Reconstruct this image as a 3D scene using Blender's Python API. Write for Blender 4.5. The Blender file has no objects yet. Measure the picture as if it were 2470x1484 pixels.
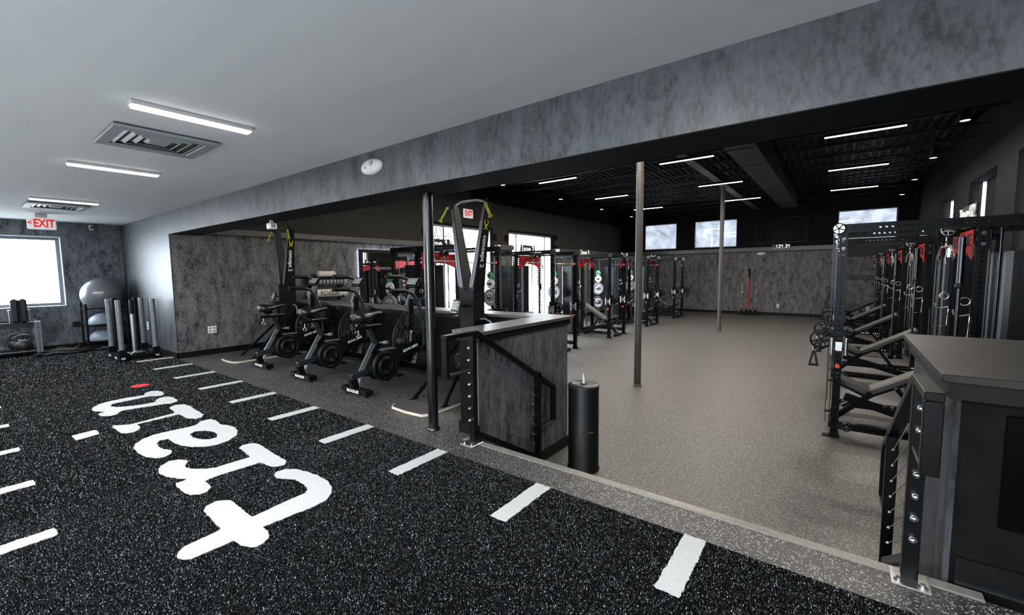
import bpy, math, random
import numpy as np
from mathutils import Matrix, Vector

random.seed(7)
rng = np.random.default_rng(7)
PI = math.pi
SC = bpy.context.scene
COL = SC.collection

# ------------------------------------------------------------------ camera
cam_d = bpy.data.cameras.new('camera')
cam = bpy.data.objects.new('camera', cam_d)
COL.objects.link(cam)
cam_d.sensor_fit = 'HORIZONTAL'
cam_d.sensor_width = 36.0
cam_d.lens = 1037.59 / 2470.0 * 36.0
cam_d.clip_start = 0.05
cam_d.clip_end = 300
_r = Vector((0.79672241, 0.60424342, -0.01110407))
_u = Vector((-0.04158441, 0.07314259, 0.99645416))
_f = Vector((-0.60291305, 0.7934356, -0.08340144))
cam.matrix_world = Matrix(((_r.x, _u.x, -_f.x, 0), (_r.y, _u.y, -_f.y, 0), (_r.z, _u.z, -_f.z, 1.6), (0, 0, 0, 1)))
SC.camera = cam

# ------------------------------------------------------------------ sky, exposure
world = bpy.data.worlds.new('overcast_sky')
SC.world = world
world.use_nodes = True
_bg = world.node_tree.nodes['Background']
_bg.inputs['Color'].default_value = (0.86, 0.93, 1.0, 1)
_bg.inputs['Strength'].default_value = 30.0
_sun = bpy.data.lights.new('sun', 'SUN'); _sun.energy = 700.0; _sun.angle = 0.01; _sun.color = (1.0, .97, .93)
sun = bpy.data.objects.new('sun', _sun); COL.objects.link(sun); sun.location = (30, 0, 40)
sun.rotation_euler = (0, math.radians(28), 0)      # high, from over the roof: falls outside the windows
SC.view_settings.view_transform = 'Standard'
SC.view_settings.look = 'None'
SC.view_settings.exposure = 0.0
SC.view_settings.gamma = 1.0
SC.view_settings.use_curve_mapping = False
SC.cycles.use_denoising = True
SC.cycles.use_adaptive_sampling = True
SC.cycles.adaptive_threshold = 0.02
SC.cycles.max_bounces = 6
SC.cycles.diffuse_bounces = 3
SC.cycles.glossy_bounces = 3
SC.cycles.transmission_bounces = 3
SC.cycles.transparent_max_bounces = 8
SC.cycles.caustics_reflective = False
SC.cycles.caustics_refractive = False
SC.cycles.sample_clamp_indirect = 4.0

def portal(loc, rot, sx, sy):
    l = bpy.data.lights.new('window_portal', 'AREA')
    l.shape = 'RECTANGLE'; l.size = sx; l.size_y = sy
    l.cycles.is_portal = True
    o = bpy.data.objects.new('window_portal', l); COL.objects.link(o)
    o.location = loc; o.rotation_euler = rot
    return o
portal((-13.66, 0.0, 1.7), (0, -PI/2, 0), 1.5, 3.2)
portal((-10.2, 10.8, 1.4), (0, -PI/2, 0), 3.5, 2.94)
portal((-10.2, 14.85, 1.4), (0, -PI/2, 0), 3.5, 3.2)
portal((-8.05, 24.3, 3.42), (-PI/2, 0, 0), 1.8, 1.4)
portal((-5.2, 24.3, 3.42), (-PI/2, 0, 0), 2.05, 1.4)
portal((0.85, 24.3, 3.42), (-PI/2, 0, 0), 2.0, 1.4)
portal((-1.2, -3.1, 1.4), (PI/2, 0, 0), 2.4, 2.0)  # portal of the added window behind the viewer

LAMP_NEAR = 26.0      # watts of each ceiling strip over the turf
LAMP_FILL = 215.0    # watts of each unseen strip added behind the viewer to brighten the ceiling
LAMP_HALL = 118.0      # watts of each hanging strip in the hall
LAMP_SPOT = 55.0      # watts of each wall-wash can

# ------------------------------------------------------------------ mesh builder
class MB:
    def __init__(self):
        self.v = []; self.f = []; self.s = []; self.M = None
    def add(self, verts, faces, smooth=False):
        n = len(self.v)
        if self.M is not None:
            verts = [tuple(self.M @ Vector(p)) for p in verts]
        self.v.extend([tuple(p) for p in verts])
        self.f.extend([tuple(i + n for i in f) for f in faces])
        self.s.extend([smooth] * len(faces))
        return self
    def box(self, x0, x1, y0, y1, z0, z1, c=0.0):
        if x0 > x1: x0, x1 = x1, x0
        if y0 > y1: y0, y1 = y1, y0
        if z0 > z1: z0, z1 = z1, z0
        if c <= 0:
            v = [(x0,y0,z0),(x1,y0,z0),(x1,y1,z0),(x0,y1,z0),(x0,y0,z1),(x1,y0,z1),(x1,y1,z1),(x0,y1,z1)]
            f = [(0,3,2,1),(4,5,6,7),(0,1,5,4),(1,2,6,5),(2,3,7,6),(3,0,4,7)]
            return self.add(v, f)
        c = min(c, (x1-x0)*.45, (y1-y0)*.45, (z1-z0)*.45)
        X = (x0, x1); Y = (y0, y1); Z = (z0, z1)
        v = []; idx = {}
        for i in (0,1):
            for j in (0,1):
                for k in (0,1):
                    sx, sy, sz = (c, -c)[i], (c, -c)[j], (c, -c)[k]
                    idx[(i,j,k,'x')] = len(v); v.append((X[i], Y[j]+sy, Z[k]+sz))
                    idx[(i,j,k,'y')] = len(v); v.append((X[i]+sx, Y[j], Z[k]+sz))
                    idx[(i,j,k,'z')] = len(v); v.append((X[i]+sx, Y[j]+sy, Z[k]))
        f = []
        for i in (0,1):
            q = [idx[(i,a,b,'x')] for a,b in ((0,0),(1,0),(1,1),(0,1))]; f.append(q if i else q[::-1])
            q = [idx[(a,i,b,'y')] for a,b in ((0,0),(0,1),(1,1),(1,0))]; f.append(q if i else q[::-1])
            q = [idx[(a,b,i,'z')] for a,b in ((0,0),(1,0),(1,1),(0,1))]; f.append(q if i else q[::-1])
        for i in (0,1):
            for j in (0,1):
                f.append([idx[(i,j,0,'x')], idx[(i,j,1,'x')], idx[(i,j,1,'y')], idx[(i,j,0,'y')]])
                f.append([idx[(i,0,j,'x')], idx[(i,1,j,'x')], idx[(i,1,j,'z')], idx[(i,0,j,'z')]])
                f.append([idx[(0,i,j,'y')], idx[(1,i,j,'y')], idx[(1,i,j,'z')], idx[(0,i,j,'z')]])
                for k in (0,1):
                    f.append([idx[(i,j,k,'x')], idx[(i,j,k,'y')], idx[(i,j,k,'z')]])
        return self.add(v, f)
    def bar(self, p0, p1, w, h, up=(0,0,1), c=0.0):
        """box from p0 to p1; w across, h along 'up'"""
        p0, p1 = Vector(p0), Vector(p1)
        d = p1 - p0; L = d.length; d.normalize()
        up = Vector(up)
        s = d.cross(up)
        if s.length < 1e-5: s = d.cross(Vector((1,0,0)))
        s.normalize(); t = s.cross(d)
        M0 = self.M
        M = Matrix(((d.x, s.x, t.x, p0.x), (d.y, s.y, t.y, p0.y), (d.z, s.z, t.z, p0.z), (0,0,0,1)))
        self.M = M if M0 is None else M0 @ M
        self.box(0, L, -w/2, w/2, -h/2, h/2, c)
        self.M = M0
        return self
    def cyl(self, p0, p1, r, r1=None, n=14, caps=True, smooth=True):
        p0, p1 = Vector(p0), Vector(p1); r1 = r if r1 is None else r1
        d = (p1 - p0).normalized()
        a = d.cross(Vector((0,0,1)))
        if a.length < 1e-4: a = d.cross(Vector((1,0,0)))
        a.normalize(); b = d.cross(a)
        v = []
        for (p, q) in ((p0, r), (p1, r1)):
            for i in range(n):
                t = 2*PI*i/n
                v.append(p + a*math.cos(t)*q + b*math.sin(t)*q)
        f = [(i, (i+1) % n, n+(i+1) % n, n+i) for i in range(n)]
        self.add(v, f, smooth)
        if caps:
            self.add([tuple(x) for x in v[:n]], [tuple(range(n))[::-1]])
            self.add([tuple(x) for x in v[n:]], [tuple(range(n))])
        return self
    def tube(self, pts, r, n=8, closed=False, radii=None):
        P = [Vector(p) for p in pts]; m = len(P)
        T = []
        for i in range(m):
            if closed: t = P[(i+1) % m] - P[i-1]
            else: t = P[min(i+1, m-1)] - P[max(i-1, 0)]
            T.append(t.normalized() if t.length > 1e-9 else Vector((0,0,1)))
        a = T[0].cross(Vector((0,0,1)))
        if a.length < 1e-3: a = T[0].cross(Vector((1,0,0)))
        a.normalize(); v = []
        for i in range(m):
            a = a - T[i]*a.dot(T[i]); a.normalize(); b = T[i].cross(a)
            q = radii[i] if radii else r
            for k in range(n):
                t = 2*PI*k/n; v.append(P[i] + a*math.cos(t)*q + b*math.sin(t)*q)
        f = []
        for i in range(m if closed else m-1):
            j = (i+1) % m
            for k in range(n):
                f.append((i*n+k, i*n+(k+1) % n, j*n+(k+1) % n, j*n+k))
        self.add(v, f, True)
        if not closed:
            self.add([tuple(x) for x in v[:n]], [tuple(range(n))[::-1]])
            self.add([tuple(x) for x in v[-n:]], [tuple(range(n))])
        return self
    def sphere(self, c, r, nu=20, nv=12, sx=1, sy=1, sz=1, z0=-1.0, z1=1.0):
        v = []; f = []
        t0, t1 = math.acos(max(-1, min(1, z1))), math.acos(max(-1, min(1, z0)))
        for j in range(nv+1):
            t = t0 + (t1-t0)*j/nv
            for i in range(nu):
                p = 2*PI*i/nu
                v.append((c[0]+r*sx*math.sin(t)*math.cos(p), c[1]+r*sy*math.sin(t)*math.sin(p), c[2]+r*sz*math.cos(t)))
        for j in range(nv):
            for i in range(nu):
                f.append((j*nu+i, (j+1)*nu+i, (j+1)*nu+(i+1) % nu, j*nu+(i+1) % nu))
        return self.add(v, f, True)
    def torus(self, c, axis, R, r, n=24, m=8):
        ax = Vector(axis).normalized(); a = ax.cross(Vector((0,0,1)))
        if a.length < 1e-3: a = ax.cross(Vector((1,0,0)))
        a.normalize(); b = ax.cross(a); c = Vector(c)
        v = []; f = []
        for i in range(n):
            t = 2*PI*i/n; d = a*math.cos(t)+b*math.sin(t)
            for k in range(m):
                q = 2*PI*k/m
                v.append(c + d*(R+r*math.cos(q)) + ax*r*math.sin(q))
        for i in range(n):
            for k in range(m):
                f.append((i*m+k, ((i+1) % n)*m+k, ((i+1) % n)*m+(k+1) % m, i*m+(k+1) % m))
        return self.add(v, f, True)
    def lathe(self, c, axis, prof, n=24, smooth=True):
        """prof: list of (radius, along)"""
        ax = Vector(axis).normalized(); a = ax.cross(Vector((0,0,1)))
        if a.length < 1e-3: a = ax.cross(Vector((1,0,0)))
        a.normalize(); b = ax.cross(a); c = Vector(c); v = []; f = []
        for (r, h) in prof:
            for i in range(n):
                t = 2*PI*i/n
                v.append(c + ax*h + (a*math.cos(t)+b*math.sin(t))*max(r, 1e-4))
        for j in range(len(prof)-1):
            for i in range(n):
                f.append((j*n+i, j*n+(i+1) % n, (j+1)*n+(i+1) % n, (j+1)*n+i))
        return self.add(v, f, smooth)
    def prism(self, poly, o, ex, ey, ez, h):
        """2-D polygon in plane (ex,ey) at origin o extruded h along ez"""
        o, ex, ey, ez = Vector(o), Vector(ex), Vector(ey), Vector(ez)
        n = len(poly)
        v = [o+ex*a+ey*b for a, b in poly] + [o+ex*a+ey*b+ez*h for a, b in poly]
        f = [tuple(range(n))[::-1], tuple(range(n, 2*n))] + [(i, (i+1) % n, n+(i+1) % n, n+i) for i in range(n)]
        return self.add(v, f)
    def mesh(self, name='part'):
        me = bpy.data.meshes.new(name)
        me.from_pydata([tuple(p) for p in self.v], [], self.f)
        me.polygons.foreach_set('use_smooth', self.s)
        me.update()
        return me
    def build(self, name, mat, parent=None, **k):
        return place(name, self.mesh(name), mat, parent, **k)

def place(name, me, mat, parent=None, loc=None, rot=None, kind=None, label=None, cat=None, group=None):
    o = bpy.data.objects.new(name, me)
    COL.objects.link(o)
    if mat is not None and len(me.materials) == 0: me.materials.append(mat)
    if parent is not None: o.parent = parent
    if loc is not None: o.location = loc
    if rot is not None: o.rotation_euler = rot
    tag(o, label, cat, group, kind)
    return o
def tag(o, label=None, cat=None, group=None, kind=None):
    if label: o['label'] = label
    if cat: o['category'] = cat
    if group: o['group'] = group
    if kind: o['kind'] = kind
    return o
def thing(name, label, cat, loc=(0,0,0), rz=0.0, group=None):
    o = bpy.data.objects.new(name, None); COL.objects.link(o)
    o.empty_display_size = 0.1
    o.location = loc; o.rotation_euler = (0, 0, rz)
    return tag(o, label, cat, group)
def copy_tree(o, loc=None, label=None, parent=None, rz=None):
    c = o.copy(); COL.objects.link(c)
    if parent is not None: c.parent = parent
    if loc is not None: c.location = loc
    if rz is not None: c.rotation_euler = (0, 0, rz)
    if label: c['label'] = label
    for ch in list(o.children): copy_tree(ch, parent=c)
    return c

# ------------------------------------------------------------------ materials
def mat(name, col, rough=0.5, metal=0.0, spec=0.5):
    m = bpy.data.materials.new(name); m.use_nodes = True
    b = m.node_tree.nodes['Principled BSDF']
    b.inputs['Base Color'].default_value = (*col, 1)
    b.inputs['Roughness'].default_value = rough
    b.inputs['Metallic'].default_value = metal
    b.inputs['Specular IOR Level'].default_value = spec
    return m
def nt(m): return m.node_tree, m.node_tree.nodes['Principled BSDF']
def node(t, kind, **k):
    n = t.nodes.new(kind)
    for a, b in k.items():
        if a.startswith('i_'): n.inputs[a[2:].replace('_', ' ')].default_value = b
        else: setattr(n, a, b)
    return n
def ramp(t, stops):
    r = t.nodes.new('ShaderNodeValToRGB'); e = r.color_ramp.elements
    while len(e) < len(stops): e.new(0.5)
    for i, (p, c) in enumerate(stops):
        e[i].position = p; e[i].color = (*c, 1)
    return r
def coords(t, scale=(1,1,1)):
    tc = t.nodes.new('ShaderNodeTexCoord'); mp = t.nodes.new('ShaderNodeMapping')
    mp.inputs['Scale'].default_value = scale
    t.links.new(tc.outputs['Object'], mp.inputs['Vector'])
    return mp.outputs['Vector']
def bump(t, b, height, strength=0.3, dist=0.01):
    n = t.nodes.new('ShaderNodeBump'); n.inputs['Strength'].default_value = strength; n.inputs['Distance'].default_value = dist
    t.links.new(height, n.inputs['Height']); t.links.new(n.outputs['Normal'], b.inputs['Normal'])

def mottled(name, lo, hi, rough=0.5, spec=0.5, zs=0.45, bstr=0.25, tint=(1,1,1), fine=42):
    """brushed, cloudy wall covering with vertical streaks"""
    m = mat(name, (0.1,)*3, rough, 0, spec); t, b = nt(m)
    v1 = coords(t, (1, 1, zs))
    n1 = node(t, 'ShaderNodeTexNoise', i_Scale=7.0, i_Detail=6.0, i_Roughness=0.72)
    n2 = node(t, 'ShaderNodeTexNoise', i_Scale=float(fine), i_Detail=3.0, i_Roughness=0.7)
    t.links.new(v1, n1.inputs['Vector']); t.links.new(v1, n2.inputs['Vector'])
    mx = node(t, 'ShaderNodeMath', operation='MULTIPLY_ADD'); mx.inputs[1].default_value = 0.45
    t.links.new(n2.outputs['Fac'], mx.inputs[0])
    mm = node(t, 'ShaderNodeMath', operation='MULTIPLY'); mm.inputs[1].default_value = 0.62
    t.links.new(n1.outputs['Fac'], mm.inputs[0]); t.links.new(mm.outputs[0], mx.inputs[2])
    r = ramp(t, [(0.41, tuple(lo*c for c in tint)), (0.52, tuple((lo*.45+hi*.55)*c for c in tint)), (0.64, tuple(hi*c for c in tint))])
    t.links.new(mx.outputs[0], r.inputs['Fac']); t.links.new(r.outputs['Color'], b.inputs['Base Color'])
    bump(t, b, mx.outputs[0], bstr, 0.02)
    return m

def speckled(name, base, fleck, amount, scale, rough=0.55, spec=0.4):
    """recycled rubber with pale crumbs"""
    m = mat(name, base, rough, 0, spec); t, b = nt(m)
    v = coords(t)
    vo = node(t, 'ShaderNodeTexVoronoi', i_Scale=scale); vo.inputs['Randomness'].default_value = 1.0
    v2 = node(t, 'ShaderNodeTexVoronoi', i_Scale=scale*2.3)
    t.links.new(v, vo.inputs['Vector']); t.links.new(v, v2.inputs['Vector'])
    sep = node(t, 'ShaderNodeSeparateColor'); t.links.new(vo.outputs['Color'], sep.inputs[0])
    g = node(t, 'ShaderNodeMath', operation='GREATER_THAN'); g.inputs[1].default_value = 1-amount
    t.links.new(sep.outputs[0], g.inputs[0])
    d = node(t, 'ShaderNodeMath', operation='LESS_THAN'); d.inputs[1].default_value = 0.46
    t.links.new(vo.outputs['Distance'], d.inputs[0])
    a = node(t, 'ShaderNodeMath', operation='MULTIPLY'); t.links.new(g.outputs[0], a.inputs[0]); t.links.new(d.outputs[0], a.inputs[1])
    s2 = node(t, 'ShaderNodeSeparateColor'); t.links.new(v2.outputs['Color'], s2.inputs[0])
    rr = ramp(t, [(0.0, tuple(c*.55 for c in base)), (0.7, base), (1.0, tuple(c*2.2 for c in base))])
    t.links.new(s2.outputs[1], rr.inputs['Fac'])
    mix = node(t, 'ShaderNodeMix', data_type='RGBA')
    t.links.new(a.outputs[0], mix.inputs['Factor']); t.links.new(rr.outputs['Color'], mix.inputs['A'])
    fr = ramp(t, [(0.0, tuple(c*.55 for c in fleck)), (1.0, fleck)])
    t.links.new(sep.outputs[1], fr.inputs['Fac']); t.links.new(fr.outputs['Color'], mix.inputs['B'])
    t.links.new(mix.outputs['Result'], b.inputs['Base Color'])
    bump(t, b, s2.outputs[0], 0.15, 0.003)
    return m

def noisy(name, lo, hi, scale, rough=0.5, metal=0.0, spec=0.5, bstr=0.1, vec=(1,1,1)):
    m = mat(name, lo, rough, metal, spec); t, b = nt(m)
    n = node(t, 'ShaderNodeTexNoise', i_Scale=float(scale), i_Detail=4.0)
    t.links.new(coords(t, vec), n.inputs['Vector'])
    r = ramp(t, [(0.3, lo), (0.7, hi)]); t.links.new(n.outputs['Fac'], r.inputs['Fac'])
    t.links.new(r.outputs['Color'], b.inputs['Base Color'])
    bump(t, b, n.outputs['Fac'], bstr, 0.004)
    return m
def glow(name, col, strength):
    m = bpy.data.materials.new(name); m.use_nodes = True
    t, b = nt(m)
    b.inputs['Base Color'].default_value = (*col, 1)
    b.inputs['Emission Color'].default_value = (*col, 1)
    b.inputs['Emission Strength'].default_value = strength
    return m

M = {}
M['wall_grey'] = mottled('wall_grey', 0.010, 0.150, 0.6, 0.3, tint=(1, .99, 1.0))
M['wall_blue'] = mottled('wall_slate', 0.002, 0.062, 0.47, 0.55, tint=(.88, .98, 1.08), bstr=0.14)
M['wall_side'] = mottled('wall_slate_matt', 0.010, 0.17, 0.6, 0.3, tint=(.88, .98, 1.08))
M['ceiling'] = noisy('ceiling_paint', (.74,.765,.785), (.82,.84,.855), 1.6, 0.75, 0, 0.2, 0.03, (0.35, 2.0, 1))
M['black_wall'] = noisy('black_wall_paint', (.0030,.0029,.0027), (.0056,.0053,.0049), 9, 0.65, 0, 0.06, 0.08)
M['block'] = noisy('painted_block', (.0210,.0195,.0170), (.0300,.0280,.0245), 30, 0.65, 0, 0.2, 0.25)
M['soffit'] = noisy('soffit_paint', (.0028,.0031,.0033), (.0045,.0048,.0050), 20, 0.8, 0, 0.05, 0.05)
M['deck'] = noisy('deck_black', (.002,.002,.002), (.0035,.0035,.0035), 6, 0.6, 0, 0.15, 0.05)
M['joist'] = noisy('joist_black', (.003,.003,.003), (.005,.005,.005), 6, 0.5, 0, 0.25, 0.05)
M['duct'] = noisy('duct_black', (.008,.009,.010), (.018,.019,.020), 3, 0.5, 0, 0.4, 0.05)
M['rubber'] = speckled('rubber_floor', (.038,.0355,.032), (.45,.43,.40), 0.27, 145, 0.45, 0.4)
M['rubber_dark'] = speckled('rubber_platform', (.024,.023,.022), (.50,.49,.47), 0.25, 135, 0.5, 0.4)
M['turf'] = speckled('turf_backing', (.0025,.0028,.003), (.10,.105,.11), 0.08, 190, 0.9, 0.0)
M['turf_white'] = noisy('turf_white', (.36,.36,.356), (.48,.48,.474), 160, 0.8, 0, 0.1, 0.3)
M['turf_red'] = noisy('turf_red', (.50,.025,.02), (.60,.04,.03), 160, 0.8, 0, 0.1, 0.3)
M['black_metal'] = noisy('black_powder_coat', (.0024,.0026,.0028), (.0044,.0046,.0049), 40, 0.33, 0, 0.11, 0.04)
M['black_plastic'] = noisy('black_plastic', (.0028,.0028,.0028), (.0050,.0050,.0050), 60, 0.45, 0, 0.2, 0.03)
M['dark_grey'] = noisy('dark_grey_coat', (.010,.012,.013), (.018,.020,.0215), 40, 0.38, 0, 0.3, 0.03)
M['grey_metal'] = noisy('grey_powder_coat', (.11,.12,.135), (.15,.16,.175), 40, 0.36, 0.2, 0.5, 0.03)
M['shroud'] = noisy('shroud_grey', (.0065,.0072,.0082), (.0105,.0115,.013), 12, 0.32, 0, 0.32, 0.03)
M['dark_steel'] = noisy('dark_steel', (.055,.058,.062), (.09,.094,.098), 30, 0.30, 1.0, 0.5, 0.02)
M['steel'] = noisy('brushed_steel', (.55,.55,.55), (.72,.72,.72), 30, 0.28, 1.0, 0.5, 0.02)
M['chrome'] = noisy('chrome', (.78,.78,.78), (.86,.86,.86), 10, 0.12, 1.0, 0.5, 0.01)
M['white'] = noisy('white_plastic', (.72,.72,.71), (.80,.80,.79), 20, 0.4, 0, 0.5, 0.02)
M['cream'] = noisy('cream_foam', (.55,.52,.46), (.68,.64,.57), 30, 0.7, 0, 0.3, 0.1)
M['red'] = noisy('red_coat', (.34,.007,.010), (.42,.011,.014), 20, 0.4, 0, 0.4, 0.03)
M['orange'] = noisy('orange_plastic', (.80,.085,.03), (.88,.11,.04), 20, 0.4, 0, 0.5, 0.03)
M['green'] = noisy('green_rubber', (.03,.20,.07), (.05,.28,.10), 20, 0.5, 0, 0.5, 0.05)
M['yellow'] = noisy('lime_plastic', (.50,.52,.04), (.62,.62,.06), 20, 0.45, 0, 0.5, 0.05)
M['vinyl'] = noisy('black_vinyl', (.006,.006,.006), (.011,.011,.011), 90, 0.30, 0, 0.5, 0.10)
M['pad'] = noisy('bench_pad_vinyl', (.030,.028,.025), (.045,.042,.038), 120, 0.42, 0, 0.5, 0.12)
M['plate'] = noisy('black_bumper_rubber', (.006,.006,.0065), (.012,.012,.0125), 40, 0.5, 0, 0.4, 0.1)
M['plate_grey'] = noisy('grey_bumper_rubber', (.13,.135,.145), (.18,.185,.195), 40, 0.5, 0, 0.4, 0.08)
M['plate_white'] = noisy('pale_change_plate', (.60,.60,.58), (.72,.72,.70), 40, 0.45, 0, 0.4, 0.05)
M['ink_white'] = noisy('white_print', (.78,.78,.77), (.84,.84,.83), 10, 0.5, 0, 0.3, 0.0)
M['ink_black'] = noisy('black_print', (.008,.008,.008), (.012,.012,.012), 10, 0.5, 0, 0.3, 0.0)
M['worktop'] = noisy('counter_laminate', (.0065,.0058,.0050), (.020,.0176,.0154), 4, 0.48, 0, 0.2, 0.02, (1, 3, 1))
M['cap'] = noisy('wall_cap_laminate', (.060,.057,.053), (.085,.081,.076), 6, 0.36, 0, 0.5, 0.02)
M['base'] = noisy('black_baseboard', (.003,.003,.003), (.005,.005,.005), 10, 0.45, 0, 0.15, 0.02)
M['column'] = noisy('column_black_gloss', (.004,.004,.004), (.007,.007,.007), 25, 0.20, 0, 0.6, 0.25)
M['column_grey'] = noisy('column_grey_paint', (.045,.041,.037), (.065,.060,.055), 30, 0.5, 0, 0.4, 0.08)
M['ledge'] = noisy('ledge_paint', (.045,.042,.037), (.07,.066,.058), 8, 0.35, 0, 0.5, 0.03, (1, .2, 1))
M['nosing'] = noisy('ribbed_nosing', (.19,.175,.16), (.25,.235,.215), 30, 0.35, 0.4, 0.5, 0.05)
M['ball'] = noisy('ball_grey', (.085,.09,.098), (.105,.11,.12), 5, 0.3, 0, 0.5, 0.01)
M['dome'] = noisy('dome_blue_grey', (.10,.12,.15), (.14,.165,.20), 20, 0.55, 0, 0.4, 0.05)
M['foam_wood'] = noisy('pale_edge_wood', (.50,.43,.34), (.62,.55,.45), 12, 0.5, 0, 0.4, 0.02)
M['mat_top'] = noisy('platform_grip', (.028,.027,.025), (.055,.052,.048), 120, 0.7, 0, 0.3, 0.2)
M['lcd'] = noisy('lcd_screen', (.28,.31,.27), (.33,.36,.31), 6, 0.25, 0, 0.5, 0.0)
M['tv'] = noisy('tv_glass', (.0015,.0015,.0015), (.002,.002,.002), 2, 0.3, 0, 0.03, 0.0)
M['mesh_fan'] = noisy('fan_cage_wire', (.008,.0085,.009), (.013,.0135,.014), 20, 0.5, 0, 0.3, 0.02)
M['led_near'] = glow('strip_diffuser_cool', (0.97, 0.99, 1.0), 9.0)
M['led_hall'] = glow('strip_diffuser_warm', (1.0, 0.93, 0.84), 7.0)
M['led_mirror'] = glow('mirror_led_strip', (0.66, 0.72, 1.0), 45.0)
M['exit_red'] = glow('exit_letters', (0.62, 0.003, 0.012), 0.55)
M['exit_white'] = glow('exit_sign_face', (0.85, 0.85, 0.85), 0.35)
M['clock_led'] = glow('clock_digit_led', (0.95, 0.96, 1.0), 1.6)
M['clock_dim'] = mat('clock_digit_off', (.12,.12,.12), .5)
M['out_wall'] = noisy('outside_render', (.70,.70,.69), (.80,.80,.79), 2, 0.8, 0, 0.2, 0.02)
M['out_glass'] = noisy('outside_window', (.006,.008,.010), (.009,.011,.013), 2, 0.5, 0, 0.0, 0.0)
M['asphalt'] = noisy('pale_concrete', (.66,.66,.66), (.76,.76,.76), 3, 0.8, 0, 0.2, 0.05)
M['car'] = noisy('car_paint_white', (.70,.71,.72), (.76,.77,.78), 2, 0.3, 0, 0.5, 0.0)
M['pale_floor'] = noisy('pale_bounce_floor', (.62,.62,.61), (.72,.72,.71), 3, 0.5, 0, 0.4, 0.02)
M['pale_wall'] = noisy('entry_wall_paint', (.15,.15,.15), (.19,.19,.19), 4, 0.7, 0, 0.3, 0.02)
M['clad'] = mottled('low_wall_cladding', 0.010, 0.135, 0.6, 0.25, zs=0.22, tint=(.96, .99, 1.05))
M['clad_dark'] = mottled('counter_cladding', 0.004, 0.05, 0.65, 0.2, zs=0.22, tint=(.92, .98, 1.07))
M['rack_dark'] = noisy('rack_beam_coat', (.0050,.0062,.0066), (.0085,.0100,.0106), 40, 0.36, 0, 0.16, 0.03)
M['clock_bar'] = glow('clock_light_bar', (0.66, 0.72, 1.0), 1.5)
M['tyre'] = noisy('tyre_rubber', (.02,.02,.02), (.03,.03,.03), 20, 0.8, 0, 0.2, 0.05)
M['bark'] = noisy('bark', (.010,.009,.008), (.018,.016,.014), 8, 0.9, 0, 0.1, 0.3)
M['leaf'] = noisy('leaf', (.020,.026,.020), (.070,.085,.068), 3, 0.7, 0, 0.2, 0.0)

def glass(name, tint=(1, 1, 1), frost=0.0):
    m = bpy.data.materials.new(name); m.use_nodes = True; t = m.node_tree
    t.nodes.remove(t.nodes['Principled BSDF'])
    tr = node(t, 'ShaderNodeBsdfTransparent'); tr.inputs['Color'].default_value = (*tint, 1)
    gl = node(t, 'ShaderNodeBsdfGlossy'); gl.inputs['Roughness'].default_value = 0.03
    mx = node(t, 'ShaderNodeMixShader'); mx.inputs[0].default_value = 0.05
    t.links.new(gl.outputs[0], mx.inputs[2])
    if frost > 0:
        tl = node(t, 'ShaderNodeBsdfTranslucent')
        no = node(t, 'ShaderNodeTexNoise', i_Scale=2.2, i_Detail=5.0, i_Roughness=0.6)
        t.links.new(coords(t), no.inputs['Vector'])
        rr = ramp(t, [(0.35, (.10, .11, .125)), (0.65, (.24, .25, .27))])
        t.links.new(no.outputs['Fac'], rr.inputs['Fac']); t.links.new(rr.outputs['Color'], tl.inputs['Color'])
        m2 = node(t, 'ShaderNodeMixShader'); m2.inputs[0].default_value = frost
        t.links.new(tr.outputs[0], m2.inputs[1]); t.links.new(tl.outputs[0], m2.inputs[2]); t.links.new(m2.outputs[0], mx.inputs[1])
    else:
        t.links.new(tr.outputs[0], mx.inputs[1])
    t.links.new(mx.outputs[0], t.nodes['Material Output'].inputs['Surface'])
    return m
M['glass'] = glass('window_glass', (.95, .98, 1.0))
M['frost'] = glass('frosted_film', (.15, .155, .165), 0.5)
M['mirror'] = mat('mirror_silver', (.80,.80,.82), 0.02, 1.0)

# ------------------------------------------------------------------ lettering
_tcache = {}
def text_mesh(s, size, depth=0.002, weight=0.0, align='CENTER'):
    """text in local XY plane, facing +Z"""
    key = (s, size, depth, weight, align)
    if key in _tcache: return _tcache[key].copy()
    cu = bpy.data.curves.new('lettering', 'FONT')
    cu.body = s; cu.size = size; cu.extrude = depth; cu.offset = weight
    cu.align_x = align; cu.align_y = 'CENTER'; cu.resolution_u = 3
    o = bpy.data.objects.new('lettering_source', cu); COL.objects.link(o)
    dg = bpy.context.evaluated_depsgraph_get()
    me = bpy.data.meshes.new_from_object(o.evaluated_get(dg))
    bpy.data.objects.remove(o); bpy.data.curves.remove(cu)
    me.materials.clear()
    _tcache[key] = me
    return me.copy()
def frame(o, ex, ey):
    """matrix: text x -> ex, text y -> ey, origin o"""
    ex, ey = Vector(ex).normalized(), Vector(ey).normalized(); ez = ex.cross(ey)
    return Matrix(((ex.x, ey.x, ez.x, o[0]), (ex.y, ey.y, ez.y, o[1]), (ex.z, ey.z, ez.z, o[2]), (0,0,0,1)))
def write(s, size, o, ex, ey, m, parent, name='lettering', depth=0.002, weight=0.0, wide=1.0):
    me = text_mesh(s, size, depth, weight)
    if wide != 1.0: me.transform(Matrix.Diagonal((wide, 1, 1, 1)))
    me.transform(frame(o, ex, ey))
    return place(name, me, m, parent)

def arc(cx, cy, rx, ry, a0, a1, n=10):
    return [(cx+rx*math.cos(math.radians(a0+(a1-a0)*i/n)), cy+ry*math.sin(math.radians(a0+(a1-a0)*i/n))) for i in range(n+1)]
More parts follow.
